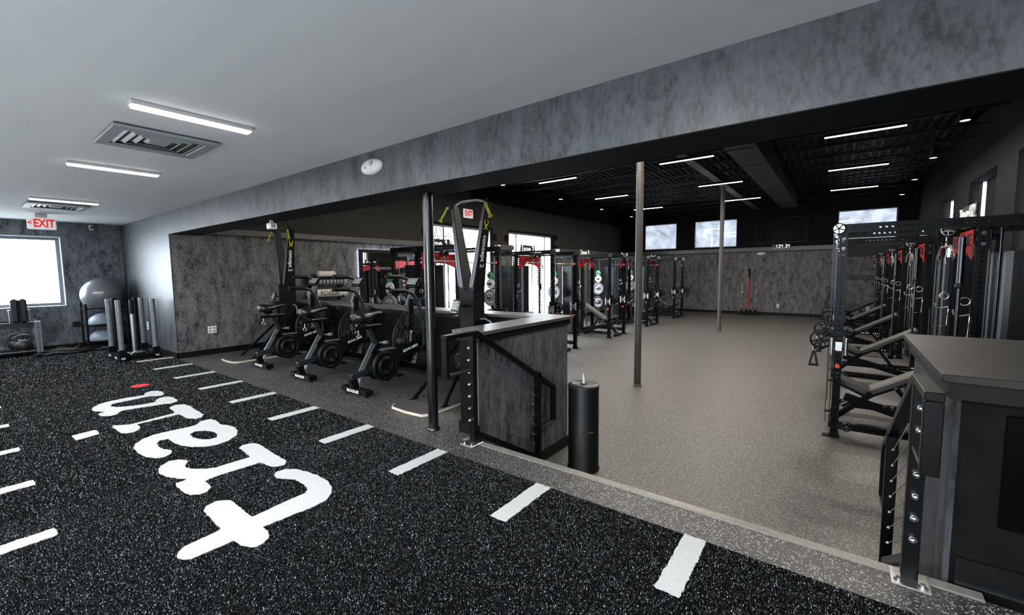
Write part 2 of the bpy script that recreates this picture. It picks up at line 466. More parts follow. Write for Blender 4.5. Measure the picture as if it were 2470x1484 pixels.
# typewriter slab letters as strokes, box 0..0.62 wide, x-height 0.5, ascender 0.78
GL = {
 'l': [[(.12,.76),(.32,.76),(.32,0)], [(.08,0),(.56,0)]],
 'a': [[(.12,.42)] + arc(.28,.36,.16,.14,150,0) + [(.44,.06),(.50,0),(.58,0)], arc(.27,.15,.18,.14,0,360,14)],
 'n': [[(.04,.48),(.16,.48),(.16,0)], [(.16,.32)] + arc(.32,.34,.15,.14,160,0) + [(.47,0)], [(.04,0),(.27,0)], [(.37,0),(.60,0)]],
 'e': [[(.10,.26),(.52,.26)] + arc(.31,.26,.21,.23,0,320,18)],
 '1': [[(.12,.62),(.32,.76),(.32,0)], [(.08,0),(.56,0)]],
 '2': [arc(.30,.56,.20,.20,170,-20,10) + [(.10,.02),(.54,.02),(.54,.12)]],
 '3': [arc(.29,.57,.18,.18,160,-90,10), arc(.29,.20,.21,.19,90,-160,12)],
 '4': [[(.40,0),(.40,.76),(.08,.24),(.56,.24)]],
 '5': [[(.50,.74),(.16,.74),(.14,.42)] + arc(.30,.23,.21,.22,120,-150,12)],
 '6': [[(.46,.72)] + arc(.36,.28,.27,.46,110,180,8), arc(.31,.22,.20,.20,0,360,16)],
 '7': [[(.10,.62),(.10,.74),(.54,.74),(.26,0)]],
 '8': [arc(.31,.58,.16,.17,0,360,14), arc(.31,.21,.20,.20,0,360,16)],
 '9': [arc(.31,.54,.20,.20,0,360,16), [(.50,.5)] + arc(.26,.48,.25,.46,0,-80,8)],
 '0': [arc(.31,.38,.20,.38,0,360,18)],
 '.': [[(.15,.06),(.25,.06)]],
 ' ': [],
}
def slab_text(mb, s, h, o, ex, ey, ez, depth, w=0.15):
    """stroke lettering centred on o; h is the scale of one em"""
    adv = .62; tot = 0
    for ch in s: tot += adv*(.6 if ch in ' .' else 1)
    x = -tot/2; k = 0
    o, ex, ey, ez = Vector(o), Vector(ex), Vector(ey), Vector(ez)
    for ch in s:
        for st in GL[ch]:
            for i in range(len(st)-1):
                a, b = Vector(st[i]), Vector(st[i+1])
                d = (b-a)
                if d.length < 1e-6: continue
                d.normalize(); n = Vector((-d.y, d.x))*w/2; e = d*w*.36
                q = [a-e+n, a-e-n, b+e-n, b+e+n]
                k += 1
                mb.prism([((x+p.x)*h, (p.y-.38)*h) for p in q], o+ez*(k % 7)*depth*.01, ex, ey, ez, depth)
        x += adv*(.6 if ch in ' .' else 1)

# ================================================================== THE ROOM
ZL = -0.65            # hall floor, below the turf platform
XW0, YB0, ZC, ZB = -13.55, 2.606, 2.7825, 2.372
XH0, XH1, YF, ZT = -10.04, 2.47, 24.2, 5.1

def struct(mb, name, m, parent=None):
    return mb.build(name, m, parent, kind=None if parent else 'structure')

def wall_x(mb, x0, x1, a0, a1, z0, z1, holes=()):
    """slab between x0 and x1 along Y with rectangular openings (ya, yb, za, zb)"""
    ys = sorted({a0, a1, *[h[0] for h in holes], *[h[1] for h in holes]})
    for ya, yb in zip(ys, ys[1:]):
        cut = sorted([(h[2], h[3]) for h in holes if h[0] < (ya+yb)/2 < h[1]])
        z = z0
        for c0, c1 in cut + [(z1, z1)]:
            if min(c0, z1) - z > 1e-4: mb.box(x0, x1, ya, yb, z, min(c0, z1))
            z = max(z, c1)
def wall_y(mb, y0, y1, a0, a1, z0, z1, holes=()):
    xs = sorted({a0, a1, *[h[0] for h in holes], *[h[1] for h in holes]})
    for xa, xb in zip(xs, xs[1:]):
        cut = sorted([(h[2], h[3]) for h in holes if h[0] < (xa+xb)/2 < h[1]])
        z = z0
        for c0, c1 in cut + [(z1, z1)]:
            if min(c0, z1) - z > 1e-4: mb.box(xa, xb, y0, y1, z, min(c0, z1))
            z = max(z, c1)

# floors
mb = MB(); mb.box(-13.8, 3.8, -3.2, 2.90, ZL-.1, 0.0); mb.box(-10.04, -2.74, 2.90, 4.60, ZL-.1, 0.0)
struct(mb, 'floor_platform', M['rubber_dark'])
mb = MB(); mb.box(-10.4, 2.8, 2.90, 24.5, ZL-.15, ZL)
struct(mb, 'floor_hall', M['rubber'])
mb = MB()
for i in range(3):
    mb.box(-2.72, .49, 2.90, 2.93+.27*(i+1), ZL-.02+i*0, -.1625*(i+1)) if i == 0 else mb.box(-2.72, .49, 2.93+.27*i, 2.93+.27*(i+1), ZL-.02, -.1625*(i+1))
st = struct(mb, 'floor_steps', M['rubber_dark'])
# ribbed stair nosing along the platform edge
nz = MB(); nz.box(-2.80, .62, 2.885, 2.955, -.03, .004)
nzo = struct(nz, 'trim_nosing', M['nosing'])
for i in range(6):
    r = MB(); r.box(-2.80, .62, 2.889+i*.0115, 2.8955+i*.0115, .004, .0085)
    struct(r, 'rib', M['nosing'], nzo)

# turf surface over the platform
mb = MB(); mb.box(-13.55, 3.5, -3.0, -.62, 0.0, 0.006); struct(mb, 'floor_bounce', M['pale_floor'])  # unseen pale floor added to bounce light onto the ceiling
mb = MB(); mb.box(-13.55, 3.5, -.62, 2.591, 0.0, 0.006)
turf = struct(mb, 'floor_turf', M['turf'])

LETTERS = {
'turf_letter_t': [(-2.933,.688),(-2.976,.709),(-2.997,.739),(-3.023,.937),(-3.362,.948),(-3.417,.979),(-3.434,1.039),(-3.386,1.099),(-3.343,1.115),(-3.23,1.11),(-3.014,1.112),(-3.033,1.481),(-3.063,1.514),(-3.15,1.535),(-3.302,1.535),(-3.383,1.491),(-3.443,1.46),(-3.5,1.469),(-3.554,1.51),(-3.548,1.568),(-3.468,1.629),(-3.35,1.657),(-3.216,1.674),(-3.073,1.67),(-2.962,1.643),(-2.865,1.581),(-2.817,1.513),(-2.805,1.428),(-2.837,1.104),(-2.766,1.106),(-2.697,1.08),(-2.656,1.036),(-2.655,.993),(-2.697,.96),(-2.759,.943),(-2.827,.935),(-2.834,.765),(-2.84,.73),(-2.867,.702),(-2.905,.687)],
'turf_letter_r': [(-4.333,1.527),(-4.382,1.578),(-4.358,1.648),(-4.27,1.679),(-4.08,1.666),(-3.691,1.654),(-3.632,1.607),(-3.652,1.554),(-3.697,1.525),(-3.847,1.516),(-3.872,1.184),(-3.844,1.103),(-3.748,1.108),(-3.688,1.094),(-3.64,1.059),(-3.643,1.011),(-3.69,.969),(-3.767,.953),(-3.958,.949),(-3.992,.96),(-3.989,1.016),(-4.003,1.039),(-4.088,.993),(-4.193,.951),(-4.3,.938),(-4.396,.951),(-4.465,.988),(-4.518,1.054),(-4.494,1.112),(-4.427,1.149),(-4.367,1.148),(-4.303,1.105),(-4.24,1.098),(-4.17,1.129),(-4.096,1.182),(-4.049,1.243),(-4.036,1.507),(-4.263,1.526)],
'turf_letter_a': [(-5.382,1.506),(-5.493,1.589),(-5.478,1.671),(-5.364,1.692),(-5.191,1.67),(-5.08,1.711),(-4.959,1.725),(-4.815,1.696),(-4.707,1.646),(-4.615,1.545),(-4.593,1.448),(-4.626,1.359),(-4.74,1.273),(-4.855,1.234),(-4.988,1.21),(-5.154,1.211),(-5.169,1.148),(-5.098,1.108),(-4.994,1.095),(-4.892,1.104),(-4.779,1.143),(-4.701,1.118),(-4.66,1.058),(-4.695,1.002),(-4.802,.962),(-4.998,.941),(-5.139,.948),(-5.244,.981),(-5.356,1.062),(-5.409,1.169),(-5.404,1.28),(-5.379,1.404)],
'turf_letter_i': [(-6.391,1.54),(-6.442,1.607),(-6.377,1.683),(-6.239,1.698),(-5.727,1.683),(-5.624,1.629),(-5.633,1.574),(-5.723,1.528),(-5.976,1.519),(-5.94,1.137),(-5.819,1.14),(-5.712,1.108),(-5.673,1.057),(-5.693,1.002),(-5.75,.971),(-6.067,.963),(-6.103,.982),(-6.033,1.043),(-5.995,1.098),(-6.067,1.507),(-6.165,1.519),(-6.298,1.521)],
'turf_letter_n': [(-7.445,1.54),(-7.501,1.611),(-7.441,1.681),(-7.327,1.695),(-7.177,1.683),(-7.111,1.642),(-7.143,1.577),(-7.202,1.526),(-7.174,1.26),(-7.159,1.17),(-7.1,1.128),(-7.022,1.124),(-6.934,1.158),(-6.856,1.242),(-6.809,1.363),(-6.803,1.497),(-6.913,1.531),(-6.993,1.589),(-6.978,1.666),(-6.875,1.697),(-6.68,1.694),(-6.599,1.664),(-6.568,1.593),(-6.609,1.542),(-6.705,1.171),(-6.652,1.126),(-6.585,1.107),(-6.557,1.062),(-6.587,1.002),(-6.631,.971),(-6.75,.964),(-6.796,.985),(-6.797,1.038),(-6.935,.967),(-7.037,.95),(-7.154,.981),(-7.288,1.064),(-7.342,1.173),(-7.359,1.341),(-7.319,1.505)],
'turf_letter_dot': [(-6.06,.662),(-6.085,.835),(-6.03,.844),(-5.895,.834),(-5.851,.679),(-5.865,.662)],
}
HOLE_A = [(-5.12,1.376),(-5.176,1.438),(-5.123,1.502),(-5.009,1.547),(-4.89,1.541),(-4.803,1.505),(-4.798,1.451),(-4.868,1.397),(-4.986,1.369)]
RED_DOT = [(-8.02+.105*math.cos(t), 1.61+.105*math.sin(t)) for t in np.linspace(0, 2*PI, 20, endpoint=False)]
def ragged(poly, step=0.02, amp=0.0045):
    """cut-turf outline: subdivided and slightly frayed"""
    out = []
    for (x0, y0), (x1, y1) in zip(poly, poly[1:]+poly[:1]):
        L = math.hypot(x1-x0, y1-y0); n = max(1, int(L/step))
        for i in range(n):
            t = i/n
            out.append((x0+(x1-x0)*t+random.uniform(-amp, amp), y0+(y1-y0)*t+random.uniform(-amp, amp)))
    return out
def inlay(poly, m, name, z=0.006, h=0.004, hole=None):
    mb = MB(); p = ragged(poly)
    if hole is None:
        mb.prism(p, (0,0,z), (1,0,0), (0,1,0), (0,0,1), h)
    else:
        # bridge the counter of the letter to the outline so that one face covers it
        q = ragged(hole)
        area = lambda P: sum(a[0]*b[1]-b[0]*a[1] for a, b in zip(P, P[1:]+P[:1]))
        if area(p)*area(q) > 0: q = q[::-1]
        bi, bj, bd = 0, 0, 9
        for i, a in enumerate(p):
            for j, b in enumerate(q):
                d = math.hypot(a[0]-b[0], a[1]-b[1])
                if d < bd: bi, bj, bd = i, j, d
        p = p[:bi+1] + q[bj:] + q[:bj+1] + p[bi:]
        mb.prism(p, (0,0,z), (1,0,0), (0,1,0), (0,0,1), h)
    return struct(mb, name, m, turf)
for n, poly in LETTERS.items():
    inlay(poly, M['turf_white'], n, hole=HOLE_A if n.endswith('_a') else None)
inlay(RED_DOT, M['turf_red'], 'turf_letter_full_stop')
WHITE_POLYS = list(LETTERS.values())
for k in range(-1, 12):
    xc = -9.22 + 1.0755*k
    for (y0, y1) in ((2.05, 2.591), (-.24, .31)):
        if y0 < 0 and not (-11 < xc < -3): continue
        if xc > 3.3: continue
        P = [(xc-.062, y0), (xc+.062, y0), (xc+.062, y1), (xc-.062, y1)]
        WHITE_POLYS.append(P)
        inlay(P, M['turf_white'], 'turf_dash')

# upright fibres of the turf
def in_poly(x, y, P):
    P = np.array(P); c = np.zeros(len(x), bool); j = len(P)-1
    for i in range(len(P)):
        xi, yi, xj, yj = *P[i], *P[j]
        if yi != yj:
            c ^= ((yi > y) != (yj > y)) & (x < (xj-xi)*(y-yi)/(yj-yi)+xi)
        j = i
    return c
def pile():
    zones = [(-4.2, .9, -.3, 2.59, 19000, .0046, .0095), (-9.2, -4.2, -.3, 2.59, 8000, .0065, .0115), (-13.5, -9.2, -.1, 2.59, 3800, .010, .014)]
    X = []; Y = []; W = []; H = []
    for x0, x1, y0, y1, d, w, h in zones:
        n = int((x1-x0)*(y1-y0)*d)
        X.append(rng.uniform(x0, x1, n)); Y.append(rng.uniform(y0, y1, n)); W.append(np.full(n, w)); H.append(rng.uniform(.5, 1.15, n)*h)
    X, Y, W, H = map(np.concatenate, (X, Y, W, H))
    k = Y > (X+3.11)*.737-.45; X, Y, W, H = X[k], Y[k], W[k], H[k]; n = len(X)
    a = rng.uniform(0, 2*PI, n); l = rng.uniform(0, 1, n)*.007; b = rng.uniform(0, 2*PI, n)
    co = np.empty((n, 3, 3))
    co[:, 0] = np.stack([X-np.cos(a)*W/2, Y-np.sin(a)*W/2, np.full(n, .005)], 1)
    co[:, 1] = np.stack([X+np.cos(a)*W/2, Y+np.sin(a)*W/2, np.full(n, .005)], 1)
    co[:, 2] = np.stack([X+np.cos(b)*l, Y+np.sin(b)*l, .005+H], 1)
    white = np.zeros(n, bool)
    for P in WHITE_POLYS: white |= in_poly(X, Y, P)
    white &= ~in_poly(X, Y, HOLE_A)
    red = in_poly(X, Y, RED_DOT)
    g = rng.uniform(0, 1, n); c = np.where(g > .86, .32, np.where(g > .62, .050, .010))*rng.uniform(.7, 1.2, n)  # pale fibres stand in for glints off shiny blades
    colr = np.stack([c*.96, c, c*1.04, np.ones(n)], 1)
    colr[white] = (.46, .46, .455, 1)
    colr[red] = (.52, .03, .022, 1)
    me = bpy.data.meshes.new('turf_fibres')
    me.vertices.add(n*3); me.vertices.foreach_set('co', co.ravel())
    me.loops.add(n*3); me.loops.foreach_set('vertex_index', np.arange(n*3, dtype=np.int32))
    me.polygons.add(n); me.polygons.foreach_set('loop_start', np.arange(0, n*3, 3, dtype=np.int32))
    at = me.color_attributes.new('fibre', 'FLOAT_COLOR', 'POINT')
    at.data.foreach_set('color', np.repeat(colr, 3, axis=0).ravel())
    me.update()
    m = mat('turf_fibre', (.1,.1,.1), .45, 0, .35); t, bs = nt(m)
    ca = node(t, 'ShaderNodeVertexColor'); ca.layer_name = 'fibre'
    t.links.new(ca.outputs['Color'], bs.inputs['Base Color'])
    place('turf_fibres', me, m, turf, kind='stuff')
pile()

# ---------------- turf room walls and ceiling
mb = MB(); mb.box(-13.8, 3.8, -3.2, YB0, ZC, ZC+.1)
struct(mb, 'ceiling', M['ceiling'])
W1 = (-1.6, 1.6, .957, 2.46)
mb = MB(); wall_x(mb, XW0-.24, XW0, -3.2, YB0+.1, -.1, ZC+.05, [W1]); struct(mb, 'wall_left', M['wall_side'])
mb = MB(); mb.box(3.5, 3.7, -3.2, 2.9, -.1, ZC+.05); struct(mb, 'wall_right', M['pale_wall'])
W_FILL = [(-2.4, .0, .4, 2.4)]  # unseen window added so daylight brightens the ceiling
mb = MB(); wall_y(mb, -3.2, -3.0, -13.8, 3.8, -.1, ZC+.05, W_FILL); struct(mb, 'wall_back', M['pale_wall'])
# wall between the turf room and the hall: pier, dropped beam
mb = MB(); mb.box(-13.8, XH0, YB0, YB0+.02, -.1, ZC+.05); mb.box(XH0, 3.8, YB0, YB0+.02, ZB, ZC+.05)
mb.box(3.0, 3.8, YB0, YB0+.25, -.1, ZC)
struct(mb, 'wall_beam', M['wall_blue'])
mb = MB(); mb.box(XH0+.0, 3.0, YB0+.02, 3.08, ZB+.001, ZT); mb.box(3.0, 3.8, YB0+.25, 3.08, -.6, ZT)
struct(mb, 'wall_beam_back', M['soffit'])
# baseboards
mb = MB(); mb.box(XW0, XW0+.015, -3, YB0, 0, .11); struct(mb, 'baseboard_left', M['base'])
mb = MB(); mb.box(XW0, XH0+.015, YB0-.015, YB0, 0, .11); mb.box(XH0, XH0+.015, YB0-.015, 4.48, 0, .11); struct(mb, 'baseboard_pier', M['base'])
# window of the turf room
def window(name, axis, at, a0, a1, z0, z1, mull, m_frame, m_glass, w=.06, dep=.07, transom=()):
    """frame with mullions; axis 'x' -> pane lies in a plane x=at"""
    root = bpy.data.objects.new(name, None); COL.objects.link(root); root['kind'] = 'structure'
    def bx(a, b, c, d):
        mb = MB()
        if axis == 'x': mb.box(at-dep/2, at+dep/2, a, b, c, d, .006)
        else: mb.box(a, b, at-dep/2, at+dep/2, c, d, .006)
        return mb
    bx(a0, a0+w, z0, z1).build('window_frame', m_frame, root); bx(a1-w, a1, z0, z1).build('window_frame', m_frame, root)
    bx(a0+w, a1-w, z1-w, z1).build('window_frame', m_frame, root); bx(a0+w, a1-w, z0, z0+w).build('window_frame', m_frame, root)
    for q in mull: bx(q-w/2, q+w/2, z0+w, z1-w).build('mullion', m_frame, root)
    es = [a0+w] + [x for q in mull for x in (q-w/2, q+w/2)] + [a1-w]
    for i in range(0, len(es), 2):
        mb = MB()
        if axis == 'x': mb.box(at-.006, at+.006, es[i], es[i+1], z0+w, z1-w)
        else: mb.box(es[i], es[i+1], at-.006, at+.006, z0+w, z1-w)
        mb.build('pane', m_glass, root)
    return root
M['frame_grey'] = noisy('window_frame_grey', (.10,.115,.13), (.13,.145,.16), 20, .4, .3, .5, .02)
M['reveal'] = noisy('window_reveal_white', (.66,.68,.70), (.74,.76,.78), 10, .6, 0, .3, .02)
w1 = window('window_1', 'x', XW0-.16, W1[0], W1[1], W1[2], W1[3], [], M['frame_grey'], M['glass'], .075, .08)
for a in ((W1[0]-.0, W1[0]+.012, W1[2], W1[3]), (W1[1]-.012, W1[1]+.0, W1[2], W1[3]), (W1[0], W1[1], W1[3]-.012, W1[3]), (W1[0], W1[1], W1[2], W1[2]+.012)):
    mb = MB(); mb.box(XW0-.12, XW0+.006, *a); mb.build('window_sill', M['reveal'], w1)

for i, (a, b, c, d) in enumerate(W_FILL):
    window('window_%d' % (10+i), 'y', -3.1, a, b, c, d, [(a+b)/2], M['frame_grey'], M['glass'], .07, .08)  # added back window, out of view
# ---------------- hall
WL = [(9.33, 12.27, -.35, 3.13), (13.27, 16.44, -.35, 3.13)]
mb = MB(); wall_x(mb, XH0-.14, XH0, YB0+.02, YF+.1, ZL-.1, 2.44, [(a, b, c, 9) for a, b, c, d in WL]); struct(mb, 'wall_hall_left', M['wall_grey'])
mb = MB(); wall_x(mb, XH0-.34, XH0-.165, 2.64, YF+.2, 2.2, ZT+.1, WL)
wall_x(mb, XH0-.34, XH0-.165, 2.64, YF+.2, ZL-.1, 2.2, WL)
wallL = struct(mb, 'wall_hall_left_upper', M['black_wall'])
# painted concrete blocks of the upper wall, courses that can be told apart
BW, BH = .455, .226
bm_full = MB(); bm_full.box(0, .006, .0014, BW-.0014, .0014, BH-.0014, .003); bmesh_full = bm_full.mesh('block')
nblk = 0
for cz in range(10):
    z = 2.52 + cz*BH
    y = 2.75 + (BW/2 if cz % 2 else 0)
    while y < YF-.5 and nblk < 298:
        ok = not any(y+BW > a and y < b and z < d for a, b, c, d in WL)
        if ok:
            place('block', bmesh_full, M['block'], wallL, loc=(XH0-.167, y, z)); nblk += 1
        y += BW
# ledge on top of the lining
def ledge(segs, name):
    root = bpy.data.objects.new(name, None); COL.objects.link(root); root['kind'] = 'structure'
    for b in segs:
        mb = MB(); mb.box(*b, .01); mb.build('ledge', M['ledge'], root)
    return root
ledge([(XH0-.16, XH0+.10, 2.95, 9.24, 2.40, 2.53), (XH0-.16, XH0+.16, 12.36, 13.18, 2.40, 2.58), (XH0-.16, XH0+.16, 16.54, 24.1, 2.40, 2.58)], 'trim_1')
for a, b, c, d in WL:
    q = (b-a)
    window('window_%d' % (2 if a < 10 else 3), 'x', XH0-.26, a, b, c, d, [a+.55, b-.55], M['frame_grey'], M['glass'], .07, .09)
WF = [(-8.94, -7.15, 2.72, 4.13), (-6.24, -4.19, 2.72, 4.13), (-.15, 1.86, 2.72, 4.13)]
mb = MB(); mb.box(XH0-.3, XH1+.3, YF, YF+.12, ZL-.1, 2.43); struct(mb, 'wall_far', M['wall_grey'])
mb = MB(); wall_y(mb, YF+.1, YF+.28, XH0-.3, XH1+.3, 2.3, ZT+.1, WF); mb.box(XH0-.3, XH1+.3, YF+.12, YF+.28, ZL-.1, 2.3); struct(mb, 'wall_far_upper', M['black_wall'])
ledge([(XH0+.16, XH1, YF-.13, YF+.12, 2.43, 2.64)], 'trim_2')
for i, (a, b, c, d) in enumerate(WF):
    window('window_%d' % (4+i), 'y', YF+.20, a, b, c, d, [], M['frame_grey'], M['frost'], .04, .06)
WR = [(13.1, 15.43, 1.5, 3.66), (9.4, 11.78, 1.5, 3.66), (17.0, 19.2, 1.5, 3.66)]
mb = MB(); wall_x(mb, XH1, XH1+.42, 3.0, YF+.2, ZL-.1, ZT+.1, WR); struct(mb, 'wall_hall_right', M['black_wall'])
for i, (a, b, c, d) in enumerate(WR):
    wr = window('window_%d' % (7+i), 'x', XH1+.36, a, b, c, d, [(a+b)/2], M['frame_grey'], M['glass'], .06, .07)
    mb = MB(); mb.box(XH1+.26, XH1+.275, a+.01, b-.16, c+.01, d-.01); mb.build('blind', M['black_wall'], wr)
    mb = MB(); mb.box(XH1+.22, XH1+.33, b-.012, b-.001, c+.01, d-.01); mb.build('window_reveal', M['reveal'], wr)  # pale jamb strip added to show the bright slit of daylight
mb = MB(); mb.box(XH0, XH1, YF-.016, YF, ZL, ZL+.13); struct(mb, 'baseboard_far', M['base'])
mb = MB(); mb.box(XH0, XH0+.015, 4.75, YF, ZL, ZL+.13); struct(mb, 'baseboard_hall_left', M['base'])
# roof deck with ribs, bar joists, girder
mb = MB(); mb.box(XH0-.4, XH1+.5, 2.6, YF+.3, ZT, ZT+.1)
roof = struct(mb, 'ceiling_hall', M['deck'])
rib = MB(); rib.box(-.04, .04, 3.08, YF, -.05, 0.0, .012); rme = rib.mesh('deck_rib')
x = XH0+.15
while x < XH1:
    place('deck_rib', rme, M['joist'], roof, loc=(x, 0, ZT)); x += .21
jm = MB(); jm.bar((XH0, 0, .33), (XH1, 0, .33), .05, .04); jm.bar((XH0, 0, 0), (XH1, 0, 0), .05, .04)
n = 22; dx = (XH1-XH0)/n
for i in range(n):
    a, b = XH0+dx*i, XH0+dx*(i+1)
    jm.cyl((a, 0, 0 if i % 2 else .33), (b, 0, .33 if i % 2 else 0), .012, n=6)
jme = jm.mesh('joist')
for i in range(15): place('joist', jme, M['joist'], roof, loc=(0, 4.2+i*1.38, ZT-.40))
mb = MB(); mb.box(-3.42, -3.18, 3.08, YF, ZT-.64, ZT-.60); mb.box(-3.32, -3.28, 3.08, YF, ZT-.60, ZT-.40); mb.box(-3.42, -3.18, 3.08, YF, ZT-.44, ZT-.40)
struct(mb, 'girder', M['column_grey'], roof)

# low walls around the cardio bay, the counter
mb = MB(); mb.box(-2.97, -2.74, 3.04, 4.73, ZL, 1.0); mb.box(XH0, -2.97, 4.48, 4.73, ZL, 1.0)
pony = struct(mb, 'wall_low', M['black_wall'])
mb = MB(); mb.box(-2.742, -2.72, 3.035, 4.735, ZL, 1.0); struct(mb, 'cladding', M['clad'], pony)
mb = MB()
c = [(-3.03,3.0),(-2.66,3.0),(-2.66,4.79),(XH0,4.79),(XH0,4.42),(-3.03,4.42)]
mb.prism(c, (0,0,1.0), (1,0,0), (0,1,0), (0,0,1), .035)
struct(mb, 'wall_cap', M['cap'], pony)
mb = MB()
c = [(-3.0,3.02),(-2.69,3.02),(-2.69,4.76),(XH0,4.76),(XH0,4.45),(-3.0,4.45)]
mb.prism(c, (0,0,.93), (1,0,0), (0,1,0), (0,0,1), .07)
struct(mb, 'cap_fascia', M['base'], pony)
mb = MB(); mb.box(-2.72, -2.705, 3.03, 4.75, ZL, ZL+.13); mb.box(-2.985, -2.72, 3.025, 3.04, 0, .11); mb.box(XH0, -2.97, 4.465, 4.48, 0, .11)
struct(mb, 'baseboard_low', M['base'])
mb = MB(); mb.box(.51, XH1, 3.02, 4.46, ZL, 1.0); cnt = struct(mb, 'wall_counter', M['black_wall'])
mb = MB(); mb.box(.488, .512, 3.018, 4.46, ZL, 1.0); struct(mb, 'cladding', M['clad_dark'], cnt)
mb = MB(); mb.box(.42, XH1+.3, 2.90, 4.53, 1.04, 1.08, .004); struct(mb, 'counter_top', M['worktop'], cnt)
mb = MB(); mb.box(.455, XH1+.3, 2.935, 4.50, .955, 1.04); struct(mb, 'cap_fascia', M['base'], cnt)
mb = MB(); mb.box(.53, XH1, 3.004, 3.02, .012, .13); struct(mb, 'baseboard_counter', M['base'])
mb = MB(); mb.box(.53, XH1, 2.985, 3.004, 0, .012); struct(mb, 'trim_counter_strip', M['dark_grey'])
mb = MB(); mb.box(.665, 1.6, 3.006, 3.022, .33, .89, .004); struct(mb, 'access_panel', M['tv'], cnt)

# columns
def column(x, y, r, z0, z1, m, label):
    o = thing('column', label, 'column', (x, y, z0))
    mb = MB(); mb.cyl((0,0,0), (0,0,z1-z0), r, n=28, caps=False); mb.build('shaft', m, o)
    mb = MB(); mb.lathe((0,0,0), (0,0,1), [(r+.012,0),(r+.012,.02),(r,.03)], 28); mb.build('base_ring', m, o)
    return o
column(-3.235, 2.91, .052, 0, ZB, M['column'], 'glossy black steel column standing on the platform beside the railing')
column(-3.06, 8.05, .068, ZL, ZT-.64, M['column_grey'], 'grey painted round column on the hall floor beyond the black canister')
column(-3.36, 16.7, .068, ZL, ZT-.64, M['column_grey'], 'slender grey round column far down the hall before the window')
# duct
o = thing('air_duct', 'black rectangular air duct running under the hall ceiling', 'duct', (-1.85, 0, 4.25))
for i in range(9):
    y0 = 5.2+i*1.9
    mb = MB(); mb.box(-.31, .31, y0, y0+1.88, 0, .42, .01); mb.build('duct_section', M['duct'], o)
    mb = MB(); mb.box(-.325, .325, y0+1.865, y0+1.895, -.014, .434); mb.build('duct_flange', M['duct'], o)
for i in range(4):
    mb = MB(); mb.cyl((0, 7+i*4, .42), (0, 7+i*4, ZT-4.25), .008, n=6); mb.build('hanger_rod', M['joist'], o)

# ================================================================== RAILINGS
def railing(x, side, label):
    """cable railing down the steps; side +1: bolt heads offset to +x"""
    o = thing('stair_railing', label, 'railing', (x, 2.90, 0))
    W = .066
    mb = MB(); mb.box(-W/2, W/2, -.025, .03, -.0, 1.03, .004); mb.build('post', M['black_metal'], o)
    mb = MB(); mb.box(-W/2, W/2, 1.055, 1.11, -.60, .47, .004); mb.build('post', M['black_metal'], o)
    # rail: extension, slope, lower return
    mb = MB(); mb.box(-W/2, W/2, -.36, .06, 1.02, 1.06, .004); mb.build('top_rail', M['black_metal'], o)
    mb = MB(); mb.box(-W/2, W/2, -.36, -.32, .685, 1.02, .004); mb.build('rail_return', M['black_metal'], o)
    mb = MB(); mb.box(-.025, .025, -.32, -.02, .69, .71, .003); mb.build('return_bar', M['dark_grey'], o)
    mb = MB(); mb.bar((0, .05, 1.035), (0, 1.42, .215), W, .045, (0,0,1), .004); mb.build('sloped_rail', M['black_metal'], o)
    mb = MB(); mb.box(-W/2, W/2, 1.39, 1.43, -.18, .22, .004); mb.build('rail_return', M['black_metal'], o)
    mb = MB(); mb.box(-.03, .03, 1.10, 1.42, -.19, -.17, .003); mb.build('return_bar', M['dark_grey'], o)
    mb = MB(); mb.bar((0, .03, .085), (0, 1.06, -.52), .05, .05, (0,0,1), .004); mb.build('bottom_rail', M['black_metal'], o)
    for i in range(7):
        z0 = .905-.113*i; z1 = .30-.113*i
        mb = MB(); mb.cyl((0, .03, z0-.02), (0, 1.06, z1-.0), .0034, n=7); mb.cyl((0, .985, z1+.044), (0, 1.055, z1+.003), .008, n=8)
        cb = mb.build('cable', M['steel'], o)
        mb = MB(); mb.cyl((0, -.045, z0), (0, -.025, z0), .017, n=12); mb.sphere((0, -.047, z0), .0155, 12, 8); mb.build('end_nut', M['chrome'], o)
    mb = MB(); mb.box(-.075, .075, -.11, .05, .0, .012, .003); pl = mb.build('foot_plate', M['steel'], o)
    for a in (-.045, .045):
        mb = MB(); mb.cyl((a, -.075, .012), (a, -.075, .016), .021, n=14); mb.cyl((a, -.075, .016), (a, -.075, .030), .013, n=6); mb.build('bolt', M['chrome'], pl)
    return o
railing(-2.672, 1, 'black cable railing running down the steps against the low mottled wall')
railing(.35, 1, 'black cable railing running down the steps beside the counter')

# ================================================================== LAMPS
def area(loc, sx, sy, watts, col, parent, rx=0.0):
    l = bpy.data.lights.new('strip_light', 'AREA'); l.shape = 'RECTANGLE'; l.size = sx; l.size_y = sy
    l.energy = watts; l.color = col
    o = bpy.data.objects.new('strip_light', l); COL.objects.link(o); o.parent = parent; o.location = loc
    o.rotation_euler = (rx, 0, 0)
    return o
def strip_near(x, lab, y=0.0):
    o = thing('ceiling_light', lab, 'light', (x, y, ZC), group='linear lights of the turf room')
    mb = MB(); mb.box(-.045, .045, .84, 1.60, -.03, 0, .004); mb.build('housing', M['white'], o)
    mb = MB(); mb.box(-.038, .038, .85, 1.59, -.045, -.03, .006); mb.build('diffuser', M['led_near'], o)
    area((0, 1.22, -.055), .08, .74, LAMP_NEAR if y == 0 else LAMP_FILL, (.93, .97, 1.0), o)
strip_near(-3.865, 'bright linear ceiling light just in front of the big square vent')
strip_near(-6.34, 'bright linear ceiling light between the two ceiling vents')
strip_near(-9.55, 'bright linear ceiling light beside the vent above the exit sign')
strip_near(-.80, 'bright linear ceiling light near the long beam beside the steps')
strip_near(1.9, 'bright linear ceiling light above the counter end of the turf')
